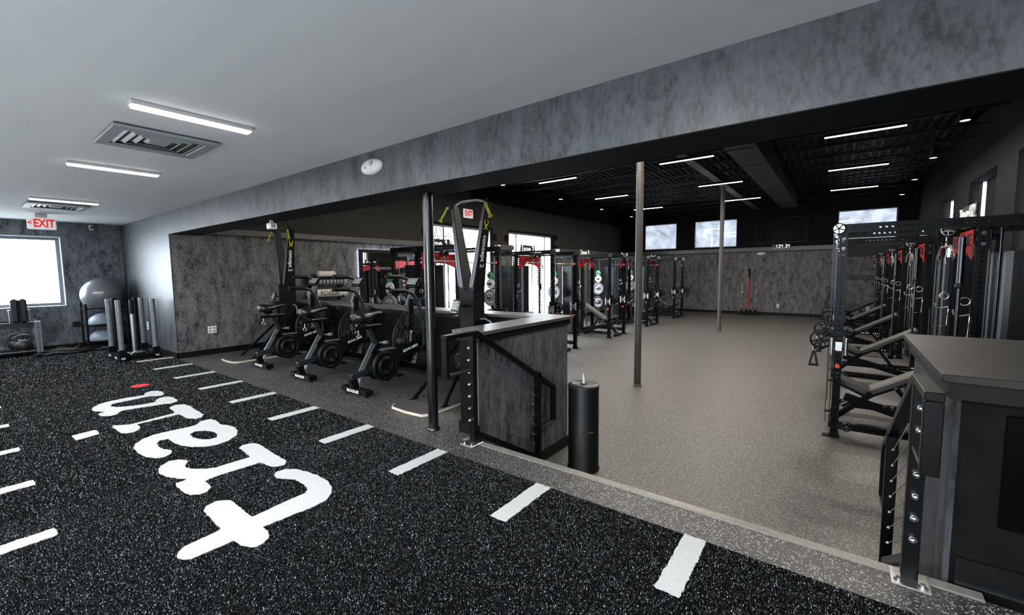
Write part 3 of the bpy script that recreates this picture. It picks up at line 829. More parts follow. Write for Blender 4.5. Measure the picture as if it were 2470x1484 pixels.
for x, w in ((-9.55, 'first'), (-6.34, 'second'), (-3.865, 'third'), (-.8, 'fourth'), (1.9, 'fifth')):  # unseen strips added behind the viewer as ceiling fill
    strip_near(x, 'added unseen fill light over the pale bounce floor, %s from the window wall' % w, -3.0)
LX = (-7.22, -3.65, -.35); LY = (7.2, 10.92, 14.62, 18.35)
where = {-7.22: 'over the lane one to five racks', -3.65: 'over the open middle of the hall', -.35: 'over the lane six to ten racks'}
nth = {7.2: 'behind the beam', 10.92: 'first beyond the beam', 14.62: 'second beyond the beam', 18.35: 'third beyond the beam'}
for x in LX:
    for y in LY:
        o = thing('pendant_strip_light', 'slim warm linear light %s, %s' % (where[x], nth[y]), 'light', (x, y, 4.2), group='hanging strip lights of the hall')
        mb = MB(); mb.box(-.01, 1.24, -.032, .032, .012, .075, .004); mb.build('housing', M['black_metal'], o)
        mb = MB(); mb.box(0, 1.23, -.030, .030, -.004, .012, .003); mb.build('diffuser', M['led_hall'], o)
        for a in (.1, 1.13):
            mb = MB(); mb.cyl((a, 0, .075), (a, 0, ZT-4.2-.05), .003, n=5); mb.build('suspension_wire', M['joist'], o)
        area((.615, 0, -.012), 1.2, .06, LAMP_HALL, (1.0, .92, .83), o)
def can(x, y, tx, lab, k=1.0):
    o = thing('ceiling_spotlight', lab, 'light', (x, y, 4.2), group='cylinder downlights washing the hall walls')
    mb = MB(); mb.cyl((0,0,.0), (0,0,.26), .075, n=18, caps=False); mb.cyl((0,0,.26), (0,0,.262), .075, n=18); mb.build('can', M['black_metal'], o)
    mb = MB(); mb.cyl((0,0,.26), (0,0,ZT-4.2-.02), .012, n=8); mb.build('stem', M['black_metal'], o)
    mb = MB(); mb.cyl((0,0,.004), (0,0,.012), .068, n=18); mb.build('lens', M['led_hall'], o)
    l = bpy.data.lights.new('spot', 'SPOT'); l.energy = LAMP_SPOT*k; l.spot_size = math.radians(75); l.spot_blend = .5; l.color = (1, .88, .74); l.shadow_soft_size = .05
    s = bpy.data.objects.new('spot', l); COL.objects.link(s); s.parent = o; s.location = (0, 0, -.01)
    s.rotation_euler = (0, math.atan2(tx, 2.0), 0)
for i, y in enumerate((7.0, 10.4, 13.8, 17.2, 20.5)):
    can(-8.2, y, -1.0, 'black cylinder downlight near the block wall, %s from the beam' % ('first','second','third','fourth','fifth')[i])
for i, y in enumerate((7.9, 11.25, 14.55, 17.75, 21.05)):
    can(1.68, y, .5, 'black cylinder downlight beside the windowed dark wall, %s from the beam' % ('first','second','third','fourth','fifth')[i], .08)

# ================================================================== VENTS
def vent(xc, lab):
    o = thing('ceiling_vent', lab, 'vent', (xc, 1.225, ZC), group='square ceiling diffusers')
    a = .36
    mb = MB()
    for s in (-1, 1):
        mb.box(s*a, s*(a-.085), -a, a, -.035, -.012, .004); mb.box(-a+.085, a-.085, s*a, s*(a-.085), -.035, -.012, .004)
    mb.build('frame', M['vent'], o)
    mb = MB(); mb.box(-a+.01, a-.01, -a+.01, a-.01, -.012, 0); mb.build('backing', M['vent_dark'], o)
    for i in range(4):
        r = a-.10-i*.062
        mb = MB(); k = .030
        for s in (-1, 1):
            mb.bar((s*r, -r, -.018), (s*r, r, -.018), .004, .034, (s*.8, 0, .6)); mb.bar((-r, s*r, -.018), (r, s*r, -.018), .004, .034, (0, s*.8, .6))
        mb.build('louvre', M['vent'], o)
    mb = MB(); mb.box(-.055, .055, -.055, .055, -.03, -.026, .001); mb.build('centre_plate', M['vent'], o)
M['vent'] = noisy('vent_grey', (.26,.28,.29), (.31,.33,.34), 10, .45, .2, .5, .02)
M['vent_dark'] = noisy('vent_dark', (.02,.02,.02), (.03,.03,.03), 10, .7, 0, .3, .02)
vent(-4.82, 'grey square louvred vent between the first two ceiling lights')
vent(-10.45, 'pale square louvred vent just above the hanging exit sign')

# ================================================================== SIGNS AND SMALL FIXTURES
o = thing('exit_sign', 'white exit sign with arrow hanging from the ceiling near the window', 'sign', (-12.0, 1.19, 2.60))
mb = MB(); mb.box(-.02, .02, -.19, .19, -.115, .105, .02); mb.build('case', M['exit_white'], o)
mb = MB(); mb.box(-.03, .03, -.08, .08, .105, ZC-2.6, .004); mb.build('canopy', M['white'], o)
write('EXIT', .205, (.022, .03, -.005), (0,1,0), (0,0,1), M['exit_red'], o, 'lettering', .002, .006, .66)
write('<', .11, (.022, -.155, .0), (0,1,0), (0,0,1), M['exit_red'], o, 'arrow', .002, .004)
o = thing('exit_sign', 'small lit exit sign on the block wall above the window', 'sign', (XH0-.12, 10.95, 3.58))
mb = MB(); mb.box(-.02, .03, -.24, .24, -.15, .15, .02); mb.build('case', M['exit_white'], o)
write('EXIT', .25, (.033, 0, 0), (0,1,0), (0,0,1), M['exit_red'], o, 'lettering', .002, .008, .72)
o = thing('emergency_light', 'white oval emergency light mounted on the beam face', 'light', (-3.66, YB0, 2.628))
mb = MB(); mb.sphere((0, -.01, 0), .15, 24, 12, 1.12, .36, .50); mb.build('housing', M['white'], o)
mb = MB(); mb.cyl((.05, -.05, .02), (.05, -.068, .02), .024, n=16); mb.build('lens', M['lcd'], o)
mb = MB(); mb.cyl((-.04, -.05, -.01), (-.04, -.064, -.01), .012, n=12); mb.build('lens', M['vent'], o)
o = thing('security_camera', 'small white camera on the wall near the ceiling corner', 'camera', (XW0, 2.08, 2.70))
mb = MB(); mb.box(0, .10, -.02, .02, .03, .05, .004); mb.build('bracket', M['white'], o)
mb = MB(); mb.bar((.08, 0, .03), (.13, .01, -.06), .07, .06, (1,0,.4), .008); mb.build('body', M['white'], o)
mb = MB(); mb.bar((.115, .005, -.01), (.14, .01, -.045), .04, .062, (1,0,.4), .004); mb.build('lens', M['black_plastic'], o)
o = thing('motion_sensor', 'small white sensor box under the beam above the ski machine', 'sensor', (-6.52, 2.90, ZB))
mb = MB(); mb.box(-.02, .02, -.02, .02, -.04, 0, .004); mb.build('stem', M['white'], o)
mb = MB(); mb.box(-.06, .06, -.05, .05, -.13, -.04, .012); mb.build('case', M['white'], o)
mb = MB(); mb.cyl((.061,0,-.085), (.066,0,-.085), .022, n=12); mb.build('lens', M['vent'], o)
o = thing('emergency_light', 'white rounded emergency light on the far mottled wall', 'light', (-3.08, YF, 2.335))
mb = MB(); mb.sphere((0, -.01, 0), .15, 20, 10, 1.3, .4, .45); mb.build('housing', M['white'], o)
mb = MB(); mb.cyl((.07, -.06, 0), (.07, -.075, 0), .03, n=12); mb.build('lens', M['lcd'], o)

def outlet(loc, axis, w, h, lab, m=None, gang=1):
    o = thing('wall_outlet', lab, 'outlet', loc)
    ex = Vector((0,1,0)) if abs(axis[0]) > .5 else Vector((1,0,0)); n = Vector(axis)
    def bx(a0, a1, z0, z1, d0, d1, mm, nm, par):
        mb = MB(); p = [ex*a0+n*d0, ex*a1+n*d1]
        mb.box(p[0].x, p[1].x, p[0].y, p[1].y, z0, z1, .002); return mb.build(nm, mm, par)
    bx(-w/2, w/2, -h/2, h/2, 0, .008, m or M['white'], 'cover_plate', o)
    for g in range(gang):
        c = (g-(gang-1)/2)*w/gang
        for s in (-1, 1):
            bx(c-w/gang*.28, c+w/gang*.28, s*h*.22-h*.13, s*h*.22+h*.13, .008, .011, M['vent'] if m is None else m, 'socket', o)
outlet((XH0, 3.20, .50), (1,0,0), .15, .14, 'white double wall outlet low on the mottled wall', gang=2)
outlet((-2.30, YF, -.19), (0,-1,0), .10, .17, 'small white outlet on the far wall by the red pole')
outlet((1.05, YF, -.19), (0,-1,0), .12, .20, 'small white outlet on the far wall behind the lane six rack')
outlet((XW0, 1.724, .53), (1,0,0), .13, .12, 'black wall outlet beside the exercise ball rack', M['black_plastic'])
outlet((-11.9, YB0, .52), (0,-1,0), .11, .17, 'white outlet on the bright wall behind the sled posts')

# wall-mounted television and clock at the far end
o = thing('television', 'large black television on the far wall above the clock', 'television', (-2.27, YF+.1, 3.41))
mb = MB(); mb.box(-1.05, 1.05, -.10, -.03, -.60, .60, .01); mb.build('bezel', M['black_plastic'], o)
mb = MB(); mb.box(-1.02, 1.02, -.104, -.10, -.56, .57); mb.build('screen', M['tv'], o)
mb = MB(); mb.box(-.2, .2, -.03, 0, -.2, .2); mb.build('wall_mount', M['black_metal'], o)
o = thing('digital_clock', 'digital wall clock with white digits on the far ledge', 'clock', (-2.25, YF-.13, 2.665))
mb = MB(); mb.box(-.38, .38, -.04, 0, -.10, .10, .006); mb.build('case', M['black_plastic'], o)
SEG = {'0':'abcdef','1':'bc','3':'abgcd','4':'fgbc','8':'abcdefg'}
def digit(x, ch, m, nm, par):
    mb = MB(); w, h, t = .062, .066, .016; y = -.043
    P = {'a':(0,h,1),'g':(0,0,1),'d':(0,-h,1),'f':(-w/2,h/2,0),'b':(w/2,h/2,0),'e':(-w/2,-h/2,0),'c':(w/2,-h/2,0)}
    for s in SEG[ch]:
        a, b, hz = P[s]
        if hz: mb.box(x+a-w/2+.006, x+a+w/2-.006, y, y+.004, b-t/2, b+t/2)
        else: mb.box(x+a-t/2, x+a+t/2, y, y+.004, b-h/2+.006, b+h/2-.006)
    mb.build(nm, m, par)
digit(-.32, '8', M['clock_dim'], 'digit', o); digit(-.215, '1', M['clock_led'], 'digit', o)
digit(-.07, '3', M['clock_led'], 'digit', o); digit(.035, '4', M['clock_led'], 'digit', o)
digit(.205, '3', M['clock_led'], 'digit', o); digit(.31, '4', M['clock_led'], 'digit', o)
mb = MB(); mb.box(-.152, -.138, -.043, -.039, .02, .035); mb.box(-.152, -.138, -.043, -.039, -.035, -.02); mb.build('colon', M['clock_led'], o)
mb = MB(); mb.box(-.34, .34, -.044, -.04, -.094, -.088); mb.build('light_bar', M['clock_bar'], o)

# mirror with light strip
o = thing('wall_mirror', 'large backlit mirror on the mottled wall beside the lane one rack', 'mirror', (XH0, 7.72, 0))
mb = MB(); mb.box(.035, .045, -1.14, 1.14, -.4, 2.215); mb.build('mirror_glass', M['mirror'], o)
for b in ((-1.15, -1.05, -.4, 2.225), (1.05, 1.15, -.4, 2.225), (-1.05, 1.05, 2.14, 2.225)):
    mb = MB(); mb.box(.036, .06, *b, .004); mb.build('frame', M['black_plastic'], o)
mb = MB(); mb.box(.0, .034, -1.02, 1.02, -.35, 2.10); mb.build('backing', M['black_plastic'], o)
mb = MB(); mb.box(.012, .026, -1.125, -1.115, -.35, 2.2); mb.box(.012, .026, -1.12, 1.12, 2.195, 2.205); mb.build('led_strip', M['led_mirror'], o)

# mat rack on the wall
o = thing('roller_shelf', 'dark wall shelf holding foam rollers beside the backlit mirror', 'shelf', (XH0, 5.62, 1.30))
mb = MB(); mb.box(0, .28, -.50, .50, .19, .215, .003); mb.build('shelf_board', M['black_metal'], o)
for y in (-.36, .36):
    mb = MB(); mb.box(0, .03, y-.02, y+.02, -.36, .20); mb.bar((.0,y,-.02), (.24,y,.0), .03, .02); mb.bar((.0,y,-.30), (.24,y,-.28), .03, .02)
    mb.box(.225, .24, y-.015, y+.015, 0, .05); mb.box(.225, .24, y-.015, y+.015, -.28, -.23); mb.build('bracket', M['black_metal'], o)
def roll(y0, y1, z, r, m, lab, marks=None, text=None):
    mid = (y0+y1)/2; t = thing('foam_roller', lab, 'roller', (XH0+.13, mid, z), group='rollers on the wall shelf'); L = (y1-y0)/2
    mb = MB(); mb.lathe((0,0,0), (0,1,0), [(0,-L),(r*.9,-L),(r,-L+.02),(r,L-.02),(r*.9,L),(0,L)], 24); mb.build('roll', m, t)
    if marks:
        for i in range(9):
            y = -L+.08+i*(2*L-.16)/8; mb = MB(); mb.lathe((0,0,0), (0,1,0), [(r,y-.012),(r+.006,y-.008),(r+.006,y+.008),(r,y+.012)], 20); mb.build('band', M['black_plastic'], t)
    if text: write(text, r*1.5, (r+.002, 0, .0), (0,1,0), (0,0,1), M['ink_black'], t)
    return t
roll(5.40, 5.82, 1.515+.075, .074, M['cream'], 'white rolled towel lying on top of the wall shelf')
roll(5.20, 6.10, 1.31+.10, .085, M['vent'], 'banded grey foam roller on the middle brackets of the wall shelf', marks=True)
roll(5.15, 6.12, 1.03+.10, .095, M['cream'], 'cream foam roller with black lettering on the lowest brackets', text='ROGUE')

# canister with wipes
o = thing('wipe_dispenser', 'black cylindrical wipe dispenser standing on the hall floor', 'canister', (-2.25, 4.28, ZL))
mb = MB(); mb.lathe((0,0,0), (0,0,1), [(.0,0),(.182,0),(.182,.02),(.172,.03),(.172,.955),(.164,.972)], 40); mb.build('body', M['black_plastic'], o)
mb = MB(); mb.lathe((0,0,.955), (0,0,1), [(.176,0),(.176,.012),(.168,.022),(.0,.022)], 40); mb.build('lid', M['dark_grey'], o)
mb = MB(); mb.lathe((0,0,.978), (0,0,1), [(.04,0),(.036,.006),(.0,.006)], 20); mb.build('nozzle', M['black_plastic'], o)
mb = MB(); mb.tube([(0,0,.98),(.004,.0,1.02),(-.004,.002,1.06),(.003,0,1.10)], .01, 8, radii=[.016,.013,.012,.003]); mb.build('wipe', M['white'], o)
mb = MB(); mb.tube([(.10*math.cos(t)-.0+.075*math.cos(-.6), -.174*math.cos(t*.0)+.0, .50+.02*math.sin(t)) for t in (0,)]*2, .001, 4) if False else None
mb = MB()
for i in range(8):
    t0, t1 = -1.15+i*.09, -1.15+(i+1)*.09
    mb.bar((.173*math.cos(t0), .173*math.sin(t0), .47), (.173*math.cos(t1), .173*math.sin(t1), .47), .008, .012, (0,0,1))
mb.build('door_grip', M['chrome'], o)

# ================================================================== TRAINING RACKS
TU = .086
def perf(mb, L, w=TU, pitch=.0575, r=.0145, sides=(0,1,2,3), o=(0,0,0), axis='z'):
    """square hollow tube of length L with rows of round holes"""
    h = w/2; n = max(1, int((L-.04)/pitch)); m0 = (L-n*pitch)/2
    def P(side, a, t):
        # a across the face (-h..h), t along
        q = [(a, -h), (h, a), (-a, h), (-h, -a)][side]
        if axis == 'z': return (o[0]+q[0], o[1]+q[1], o[2]+t)
        if axis == 'x': return (o[0]+t, o[1]+q[0], o[2]+q[1])
        return (o[0]+q[1], o[1]+t, o[2]+q[0])
    V = []; F = []
    def quad(a, b, c, d): F.append((a, b, c, d))
    for sd in range(4):
        if sd not in sides:
            k = len(V); V.extend([P(sd,-h,0), P(sd,h,0), P(sd,h,L), P(sd,-h,L)]); F.append((k,k+1,k+2,k+3)); continue
        for t0, t1 in ((0, m0), (L-m0, L)):
            if t1-t0 > 1e-5:
                k = len(V); V.extend([P(sd,-h,t0), P(sd,h,t0), P(sd,h,t1), P(sd,-h,t1)]); F.append((k,k+1,k+2,k+3))
        for i in range(n):
            tc = m0+pitch*(i+.5); k = len(V); e = pitch/2
            for a, t in ((-h,-e),(0,-e),(h,-e),(h,0),(h,e),(0,e),(-h,e),(-h,0)): V.append(P(sd, a, tc+t))
            for j in range(8):
                an = math.radians(225+45*j); V.append(P(sd, r*math.cos(an), tc+r*math.sin(an)))
            for j in range(8): F.append((k+j, k+(j+1) % 8, k+8+(j+1) % 8, k+8+j))
    for t in (0, L):
        k = len(V); V.extend([P(0,-h,t), P(0,h,t), P(2,-h,t), P(2,h,t)]); F.append((k,k+1,k+2,k+3) if t else (k+3,k+2,k+1,k))
    mb.add(V, F)
    return mb
def wheel(mb, c, ax, R, th, spokes=5):
    """spoked pulley wheel"""
    ax = Vector(ax).normalized(); a = ax.cross(Vector((0,0,1)))
    if a.length < 1e-3: a = Vector((1,0,0))
    a.normalize(); b = ax.cross(a); c = Vector(c)
    mb.lathe(c, ax, [(R*.84,-th/2),(R,-th/2),(R*.94,0),(R,th/2),(R*.84,th/2),(R*.84,-th/2)], 22)
    mb.cyl(c-ax*th*.6, c+ax*th*.6, R*.2, n=10)
    for i in range(spokes):
        t = 2*PI*i/spokes+.3; d = a*math.cos(t)+b*math.sin(t)
        mb.bar(c+d*R*.15, c+d*R*.88, R*.17, th*.7, ax)
    return mb

NUM = ['zero','one','two','three','four','five','six','seven','eight','nine','ten']
HR, RD, RWD, TDU = 2.80, 1.23, 1.22, 2.05
def make_rack(s, lane, loc):
    """power rack with cable towers; local x runs from the aisle towards the wall (times s), y along the row"""
    side = 'windows' if s < 0 else 'dark wall'
    o = thing('training_rack', 'black power rack with cable tower under the lane %s sign' % NUM[lane], 'rack', loc, group='training racks in two rows')
    X = lambda u: s*u
    ups = {}
    um = perf(MB(), 2.70).mesh('upright')
    for (u, v) in ((0,0),(0,RWD),(RD,0),(RD,RWD)):
        ups[(u,v)] = place('upright', um, M['black_metal'], o, loc=(X(u), v, 0))
        mb = MB(); mb.box(X(-.13), X(.07), -.055, .055, 0, .014, .003); mb.box(-.055, .055, -.055, .055, .014, .06)
        mb.build('foot_plate', M['black_metal'], ups[(u,v)])
        for z in (2.62, 2.50):
            mb = MB(); mb.cyl((X(-.043), 0, z), (X(-.056), 0, z), .016, n=10); mb.build('bolt', M['chrome'] if u == 0 else M['black_metal'], ups[(u,v)])
            mb = MB(); mb.cyl((0, -.043, z), (0, -.056, z), .022, n=12); mb.build('bolt', M['dark_steel'], ups[(u,v)])
    for v in (0, RWD):
        mb = MB(); mb.M = None
        x0 = -.06 if s > 0 else -(TDU+.04)
        perf(mb, TDU+.10, .11, .0575, .0165, (1, 3), (x0, 0, 0), 'x')
        b = mb.build('top_beam', M['rack_dark'], o, loc=(0, v, 2.75))
        mb = MB(); sg = -1
        mb.prism([(X(-.07), -.052), (X(.30), -.052), (X(.36), .052), (X(-.07), .052)], (0, -.058, 0), (1,0,0), (0,0,1), (0,1,0), .007)
        mb.build('gusset', M['rack_dark'], b)
        mb = MB(); mb.prism([(X(1.42), -.052), (X(1.78), -.052), (X(1.78), .056), (X(1.36), .056)], (0, -.058, 0), (1,0,0), (0,0,1), (0,1,0), .007)
        mb.build('gusset', M['rack_dark'], b)
        for u in (.10, .24, 1.52, 1.68):
            mb = MB(); mb.cyl((X(u), -.058, 0), (X(u), -.068, 0), .022, n=14); mb.build('bolt', M['black_metal'], b)
        write('ROGUE', .06, (X(.86), -.0525, .02), (1,0,0), (0,0,1), M['ink_black'], b, wide=1.5)
        mb = MB()
        perf(mb, RD-.09, .09, .0575, .0135, (1, 3), (X(.045) if s > 0 else -(RD-.045), 0, 0), 'x')
        bb = mb.build('base_beam', M['black_metal'], o, loc=(0, v, .17))
        mb = MB(); wheel(mb, (X(.13), -.055, .0), (0,1,0), .062, .02); mb.build('pulley', M['dark_steel'], bb)
        mb = MB(); wheel(mb, (X(.80), -.055, .0), (0,1,0), .05, .02); mb.build('pulley', M['black_metal'], bb)
        # top corner pulley in the beam
        mb = MB(); mb.cyl((X(-.055), -.066, 0), (X(-.055), -.060, 0), .066, n=22); mb.build('pulley_disc', M['steel'], b)
        mb = MB(); wheel(mb, (X(-.055), -.074, 0), (0,1,0), .072, .014); mb.build('pulley', M['black_metal'], b)
    # crossmembers
    mb = MB(); perf(mb, RWD-.09, .086, .0575, .0135, (0, 2), (0, .045, 0), 'y'); cm = mb.mesh('crossmember')
    for (u, z) in ((RD, 2.75), (RD, .17), (TDU, 2.75), (TDU, .17)): place('crossmember', cm, M['black_metal'], o, loc=(X(u), 0, z))
    # rear tower posts
    tm = perf(MB(), 2.70, .07).mesh('tower_post')
    for v in (0, RWD): place('tower_post', tm, M['rack_dark'], o, loc=(X(TDU), v, 0))
    # pull-up bar with orange stops
    mb = MB(); mb.cyl((0, .04, 2.44), (0, RWD-.04, 2.44), .014, n=10); pb = mb.build('pull_up_bar', M['steel'], o)
    for v, d in ((.045, 1), (RWD-.045, -1)):
        mb = MB(); mb.cyl((0, v, 2.44), (0, v+d*.045, 2.44), .034, n=14); mb.build('end_stop', M['orange'], pb)
    # red arched name plate
    a = [(-.53, .0), (-.53, .35), (.53, .35), (.53, .0)] + [(.53-1.06*i/12, .135*math.sin(PI*i/12)) for i in range(1, 12)]
    mb = MB(); mb.prism(a, (X(RD-.055), RWD/2, 2.32), (0,1,0), (0,0,1), (X(-1)/abs(s),0,0), .008)
    npl = mb.build('name_plate', M['red'], o)
    write('ROGUE', .20, (X(RD-.066), RWD/2, 2.55), (0,-s,0), (0,0,1), M['ink_black'], npl, wide=1.45, weight=.004)
    # lane sign on the rear crossmember
    mb = MB(); mb.box(X(RD-.02), X(RD), RWD/2-.36, RWD/2+.36, 2.80, 3.0, .004); sg = mb.build('lane_sign', M['black_plastic'], o)
    mb = MB(); slab_text(mb, 'lane %d.' % lane, .185, (X(RD-.022), RWD/2, 2.895), (0,-s,0), (0,0,1), (-s,0,0), .02)
    mb.build('lettering', M['ink_white'], sg)
    # weight-stack shrouds
    for v in (.20, .74):
        mb = MB(); w = .28; pr = []
        for (cx, cy, a0) in ((1.93,.04,0),(1.93-.0,w-.04,0)): pass
        poly = [(1.45,.05),(1.47,.015),(1.52,0),(1.90,0),(1.93,.03),(1.93,w-.03),(1.90,w),(1.52,w),(1.47,w-.015),(1.45,w-.05)]
        mb.prism([(X(u), v+q) for u, q in poly], (0,0,.06), (1,0,0), (0,1,0), (0,0,1), 2.36)
        sh = mb.build('stack_shroud', M['shroud'], o)
        write('ROGUE', .13, (X(1.4485), v+w/2, .62), (0,0,1), (0,s,0), M['ink_black'], sh, wide=1.5)
    for v in (.14, .56, .62, 1.08):
        mb = MB(); mb.cyl((X(1.40), v, .12), (X(1.40), v, 2.68), .011 if v in (.56,.62) else .016, n=8); mb.build('guide_rod', M['dark_steel'], o)
    mb = MB(); mb.box(X(1.42), X(1.96), .16, 1.06, .02, .06, .004); mb.build('stack_base', M['black_metal'], o)
    # cables on the front uprights and trolleys
    for v in (0, RWD):
        mb = MB()
        for du in (-.062, -.105): mb.cyl((X(du), v, .18), (X(du), v, 2.72), .0045, n=6)
        mb.build('cable', M['dark_steel'], o)
        t = bpy.data.objects.new('trolley', None); COL.objects.link(t); t.parent = o; t.location = (0, v, 1.24)
        mb = MB()
        for q in (-1, 1): mb.box(X(-.09), X(.07), q*.05, q*.075, .12, .20, .004)
        mb.box(X(-.09), X(-.06), -.07, .07, -.12, .20, .006); mb.box(X(.055), X(.075), -.07, .07, .13, .19)
        mb.build('bracket', M['black_metal'], t)
        for du in (-.07, .078):
            mb = MB(); mb.cyl((X(du), -.085, -.12), (X(du), -.085, .10), .024, n=14); mb.build('roller', M['steel'], t)
        mb = MB(); mb.box(X(-.035), X(.04), -.080, -.066, -.07, .05, .003); mb.build('roller_plate', M['steel'], t)
        mb = MB(); wheel(mb, (X(-.19), 0, .06), (0,1,0), .125, .03, 5); wheel(mb, (X(-.20), -.02, -.02), (0,1,0), .066, .022, 5); mb.build('pulley', M['black_metal'], t)
        mb = MB(); mb.cyl((X(-.19), .012, .06), (X(-.19), .004, .06), .05, n=16); mb.build('pulley_disc', M['dark_steel'], t)
        mb = MB(); mb.bar((X(-.06), 0, .05), (X(-.2), 0, .05), .04, .05); mb.build('arm', M['black_metal'], t)
        # red pull pin
        mb = MB(); mb.cyl((X(.0), -.045, .98), (X(.0), -.13, .975), .020, .026, n=10); mb.build('pull_pin', M['orange'], o, loc=(0, v, 0))
    # lat carriage
    mb = MB(); mb.box(X(.93), X(1.14), RWD/2-.05, RWD/2+.05, 2.62, 2.72, .006); mb.box(X(.99), X(1.07), .04, RWD-.04, 2.70, 2.78); mb.build('lat_carriage', M['black_metal'], o)
    mb = MB(); wheel(mb, (X(1.03), RWD/2-.06, 2.70), (0,1,0), .07, .02); mb.build('pulley', M['steel'], o)
    # storage pegs
    for z in (.92, 1.50, 1.90, 2.14):
        mb = MB(); mb.cyl((X(TDU), -.035, z), (X(TDU), -.24, z), .025, n=12); mb.cyl((X(TDU), -.24, z), (X(TDU), -.246, z), .029, n=12); mb.build('plate_peg', M['black_metal'], o)
    return o

def plate_obj(s, R, th, m, txt=None, ring=None):
    """disc with hub, axis along Y; face towards -Y"""
    mb = MB(); mb.lathe((0,0,0), (0,1,0), [(.026,-th*.35),(R*.30,-th*.5),(R*.34,-th*.36),(R*.78,-th*.36),(R*.84,-th*.5),(R*.97,-th*.5),(R,-th*.4),(R,th*.4),(R*.97,th*.5),(.026,th*.5),(.026,-th*.35)], 36)
    return mb
_plates = {}
def plate(s, lane, loc, kind, lab):
    R, th, mm = {'big': (.25,.075,'plate'), 'grey': (.25,.075,'plate_grey'), 'mid': (.145,.03,'plate_white'), 'small': (.115,.028,'green')}[kind]
    key = kind
    if key in _plates: return copy_tree(_plates[key], loc, lab)
    o = thing('weight_plate', lab, 'weight plate', loc, group='weight plates stored on the rack pegs')
    plate_obj(s, R, th, mm).build('disc', M[mm], o)
    mb = MB(); mb.lathe((0,0,0), (0,1,0), [(.0275,-th*.52),(.05,-th*.52),(.055,-th*.4)], 20); mb.build('hub', M['steel'], o)
    if kind in ('big', 'grey'):
        for k in (1, -1):
            for i, ch in enumerate('ROGUE'):
                an = (2-i)*.36*k + (PI/2 if k > 0 else -PI/2)
                c = (math.cos(an)*R*.56, -th*.365, math.sin(an)*R*.56)
                rad = Vector((math.cos(an), 0, math.sin(an)))*k
                tanv = Vector((rad.z, 0, -rad.x))
                write(ch, R*.30, c, tanv, rad, M['ink_white'], o, 'letter', .0015, .0015)
    _plates[key] = o
    return o

def bench(s, loc, lab):
    o = thing('adjustable_bench', lab, 'bench', loc, group='adjustable benches inside the racks')
    X = lambda u: s*u
    def pad(p0, p1, w, th):
        mb = MB(); mb.bar((X(p0[0]),0,p0[1]), (X(p1[0]),0,p1[1]), w, th, (0,0,1), .018); return mb
    pad((.375,.545), (1.21,1.05), .30, .085).build('back_pad', M['pad'], o)
    pad((-.02,.69), (.345,.535), .30, .085).build('seat_pad', M['pad'], o)
    mb = MB(); mb.bar((X(.36),0,.47), (X(1.12),0,.93), .08, .06, (0,0,1), .006); b = mb.build('back_support', M['black_metal'], o)
    write('Rogue', .07, (X(.62), -.0415, .645), (1,0,.55*s) , (-.55*s,0,1), M['ink_white'], b, wide=1.2)
    mb = MB(); mb.bar((X(.02),0,.62), (X(.34),0,.47), .08, .06, (0,0,1), .006); mb.build('seat_support', M['black_metal'], o)
    mb = MB(); mb.bar((X(.10),0,.42), (X(1.14),0,.13), .08, .10, (0,0,1), .008); mb.build('main_beam', M['black_metal'], o)
    mb = MB(); mb.bar((X(.40),0,.50), (X(.0),0,.10), .07, .07, (0,0,1), .006); mb.build('front_leg', M['black_metal'], o)
    mb = MB(); mb.box(X(-.07), X(.0), -.24, .24, 0, .08, .01); mb.build('front_foot', M['black_metal'], o)
    mb = MB(); mb.box(X(1.10), X(1.18), -.2, .2, 0, .10, .01); mb.build('rear_foot', M['black_metal'], o)
    mb = MB(); mb.bar((X(.62),0,.66), (X(.92),0,.22), .05, .05, (0,0,1), .004); mb.build('strut', M['black_metal'], o)
    for i in range(6):
        mb = MB(); mb.box(X(.52+i*.085), X(.55+i*.085), -.05, .05, .335-i*.024, .375-i*.024); mb.build('ladder_notch', M['dark_steel'], o)
    mb = MB(); mb.bar((X(-.02),0,.22), (X(.22),0,.42), .015, .02, (0,0,1)); mb.build('adjust_link', M['steel'], o)
    mb = MB(); mb.tube([(X(1.16),-.12,.10),(X(1.26),-.12,.14),(X(1.26),.12,.14),(X(1.16),.12,.10)], .012, 8); mb.build('handle', M['black_metal'], o)
    return o
def lat_bar(s, loc, lab):
    o = thing('lat_bar', lab, 'cable bar', loc, group='lat bars hanging in front of the red plates')
    P = [(0,-.50,-.14),(0,-.34,-.02),(0,-.30,0),(0,.30,0),(0,.34,-.02),(0,.50,-.14)]
    mb = MB(); mb.tube(P, .0165, 10); mb.build('bar', M['steel'], o)
    for k in (-1, 1):
        mb = MB(); mb.cyl((0,k*.42,-.08), (0,k*.505,-.144), .019, n=10); mb.build('grip', M['chrome'], o)
    mb = MB(); mb.torus((0,0,.035), (1,0,0), .035, .007, 14, 6); mb.cyl((0,0,.07), (0,0,.16), .006, n=6); mb.build('swivel', M['chrome'], o)
    mb = MB(); mb.tube([(0,0,-.01),(.01,.01,-.08),(0,0,-.16),(.01,-.01,-.22)], .006, 6); mb.build('chain', M['steel'], o)
    return o
def handle(s, loc, lab):
    o = thing('cable_handle', lab, 'handle', loc, group='cable handles hanging from the trolleys')
    mb = MB(); mb.torus((0,0,-.03), (0,1,0), .018, .004, 12, 6); mb.build('carabiner', M['chrome'], o)
    mb = MB(); mb.prism([(-.02,-.05),(.02,-.05),(.055,-.24),(.03,-.24),(0,-.09),(-.03,-.24),(-.055,-.24)], (0,-.015,0), (1,0,0), (0,0,1), (0,1,0), .03); mb.build('strap', M['black_plastic'], o)
    mb = MB(); mb.cyl((-.055,0,-.245), (.055,0,-.245), .016, n=10); mb.build('grip', M['black_plastic'], o)
    return o
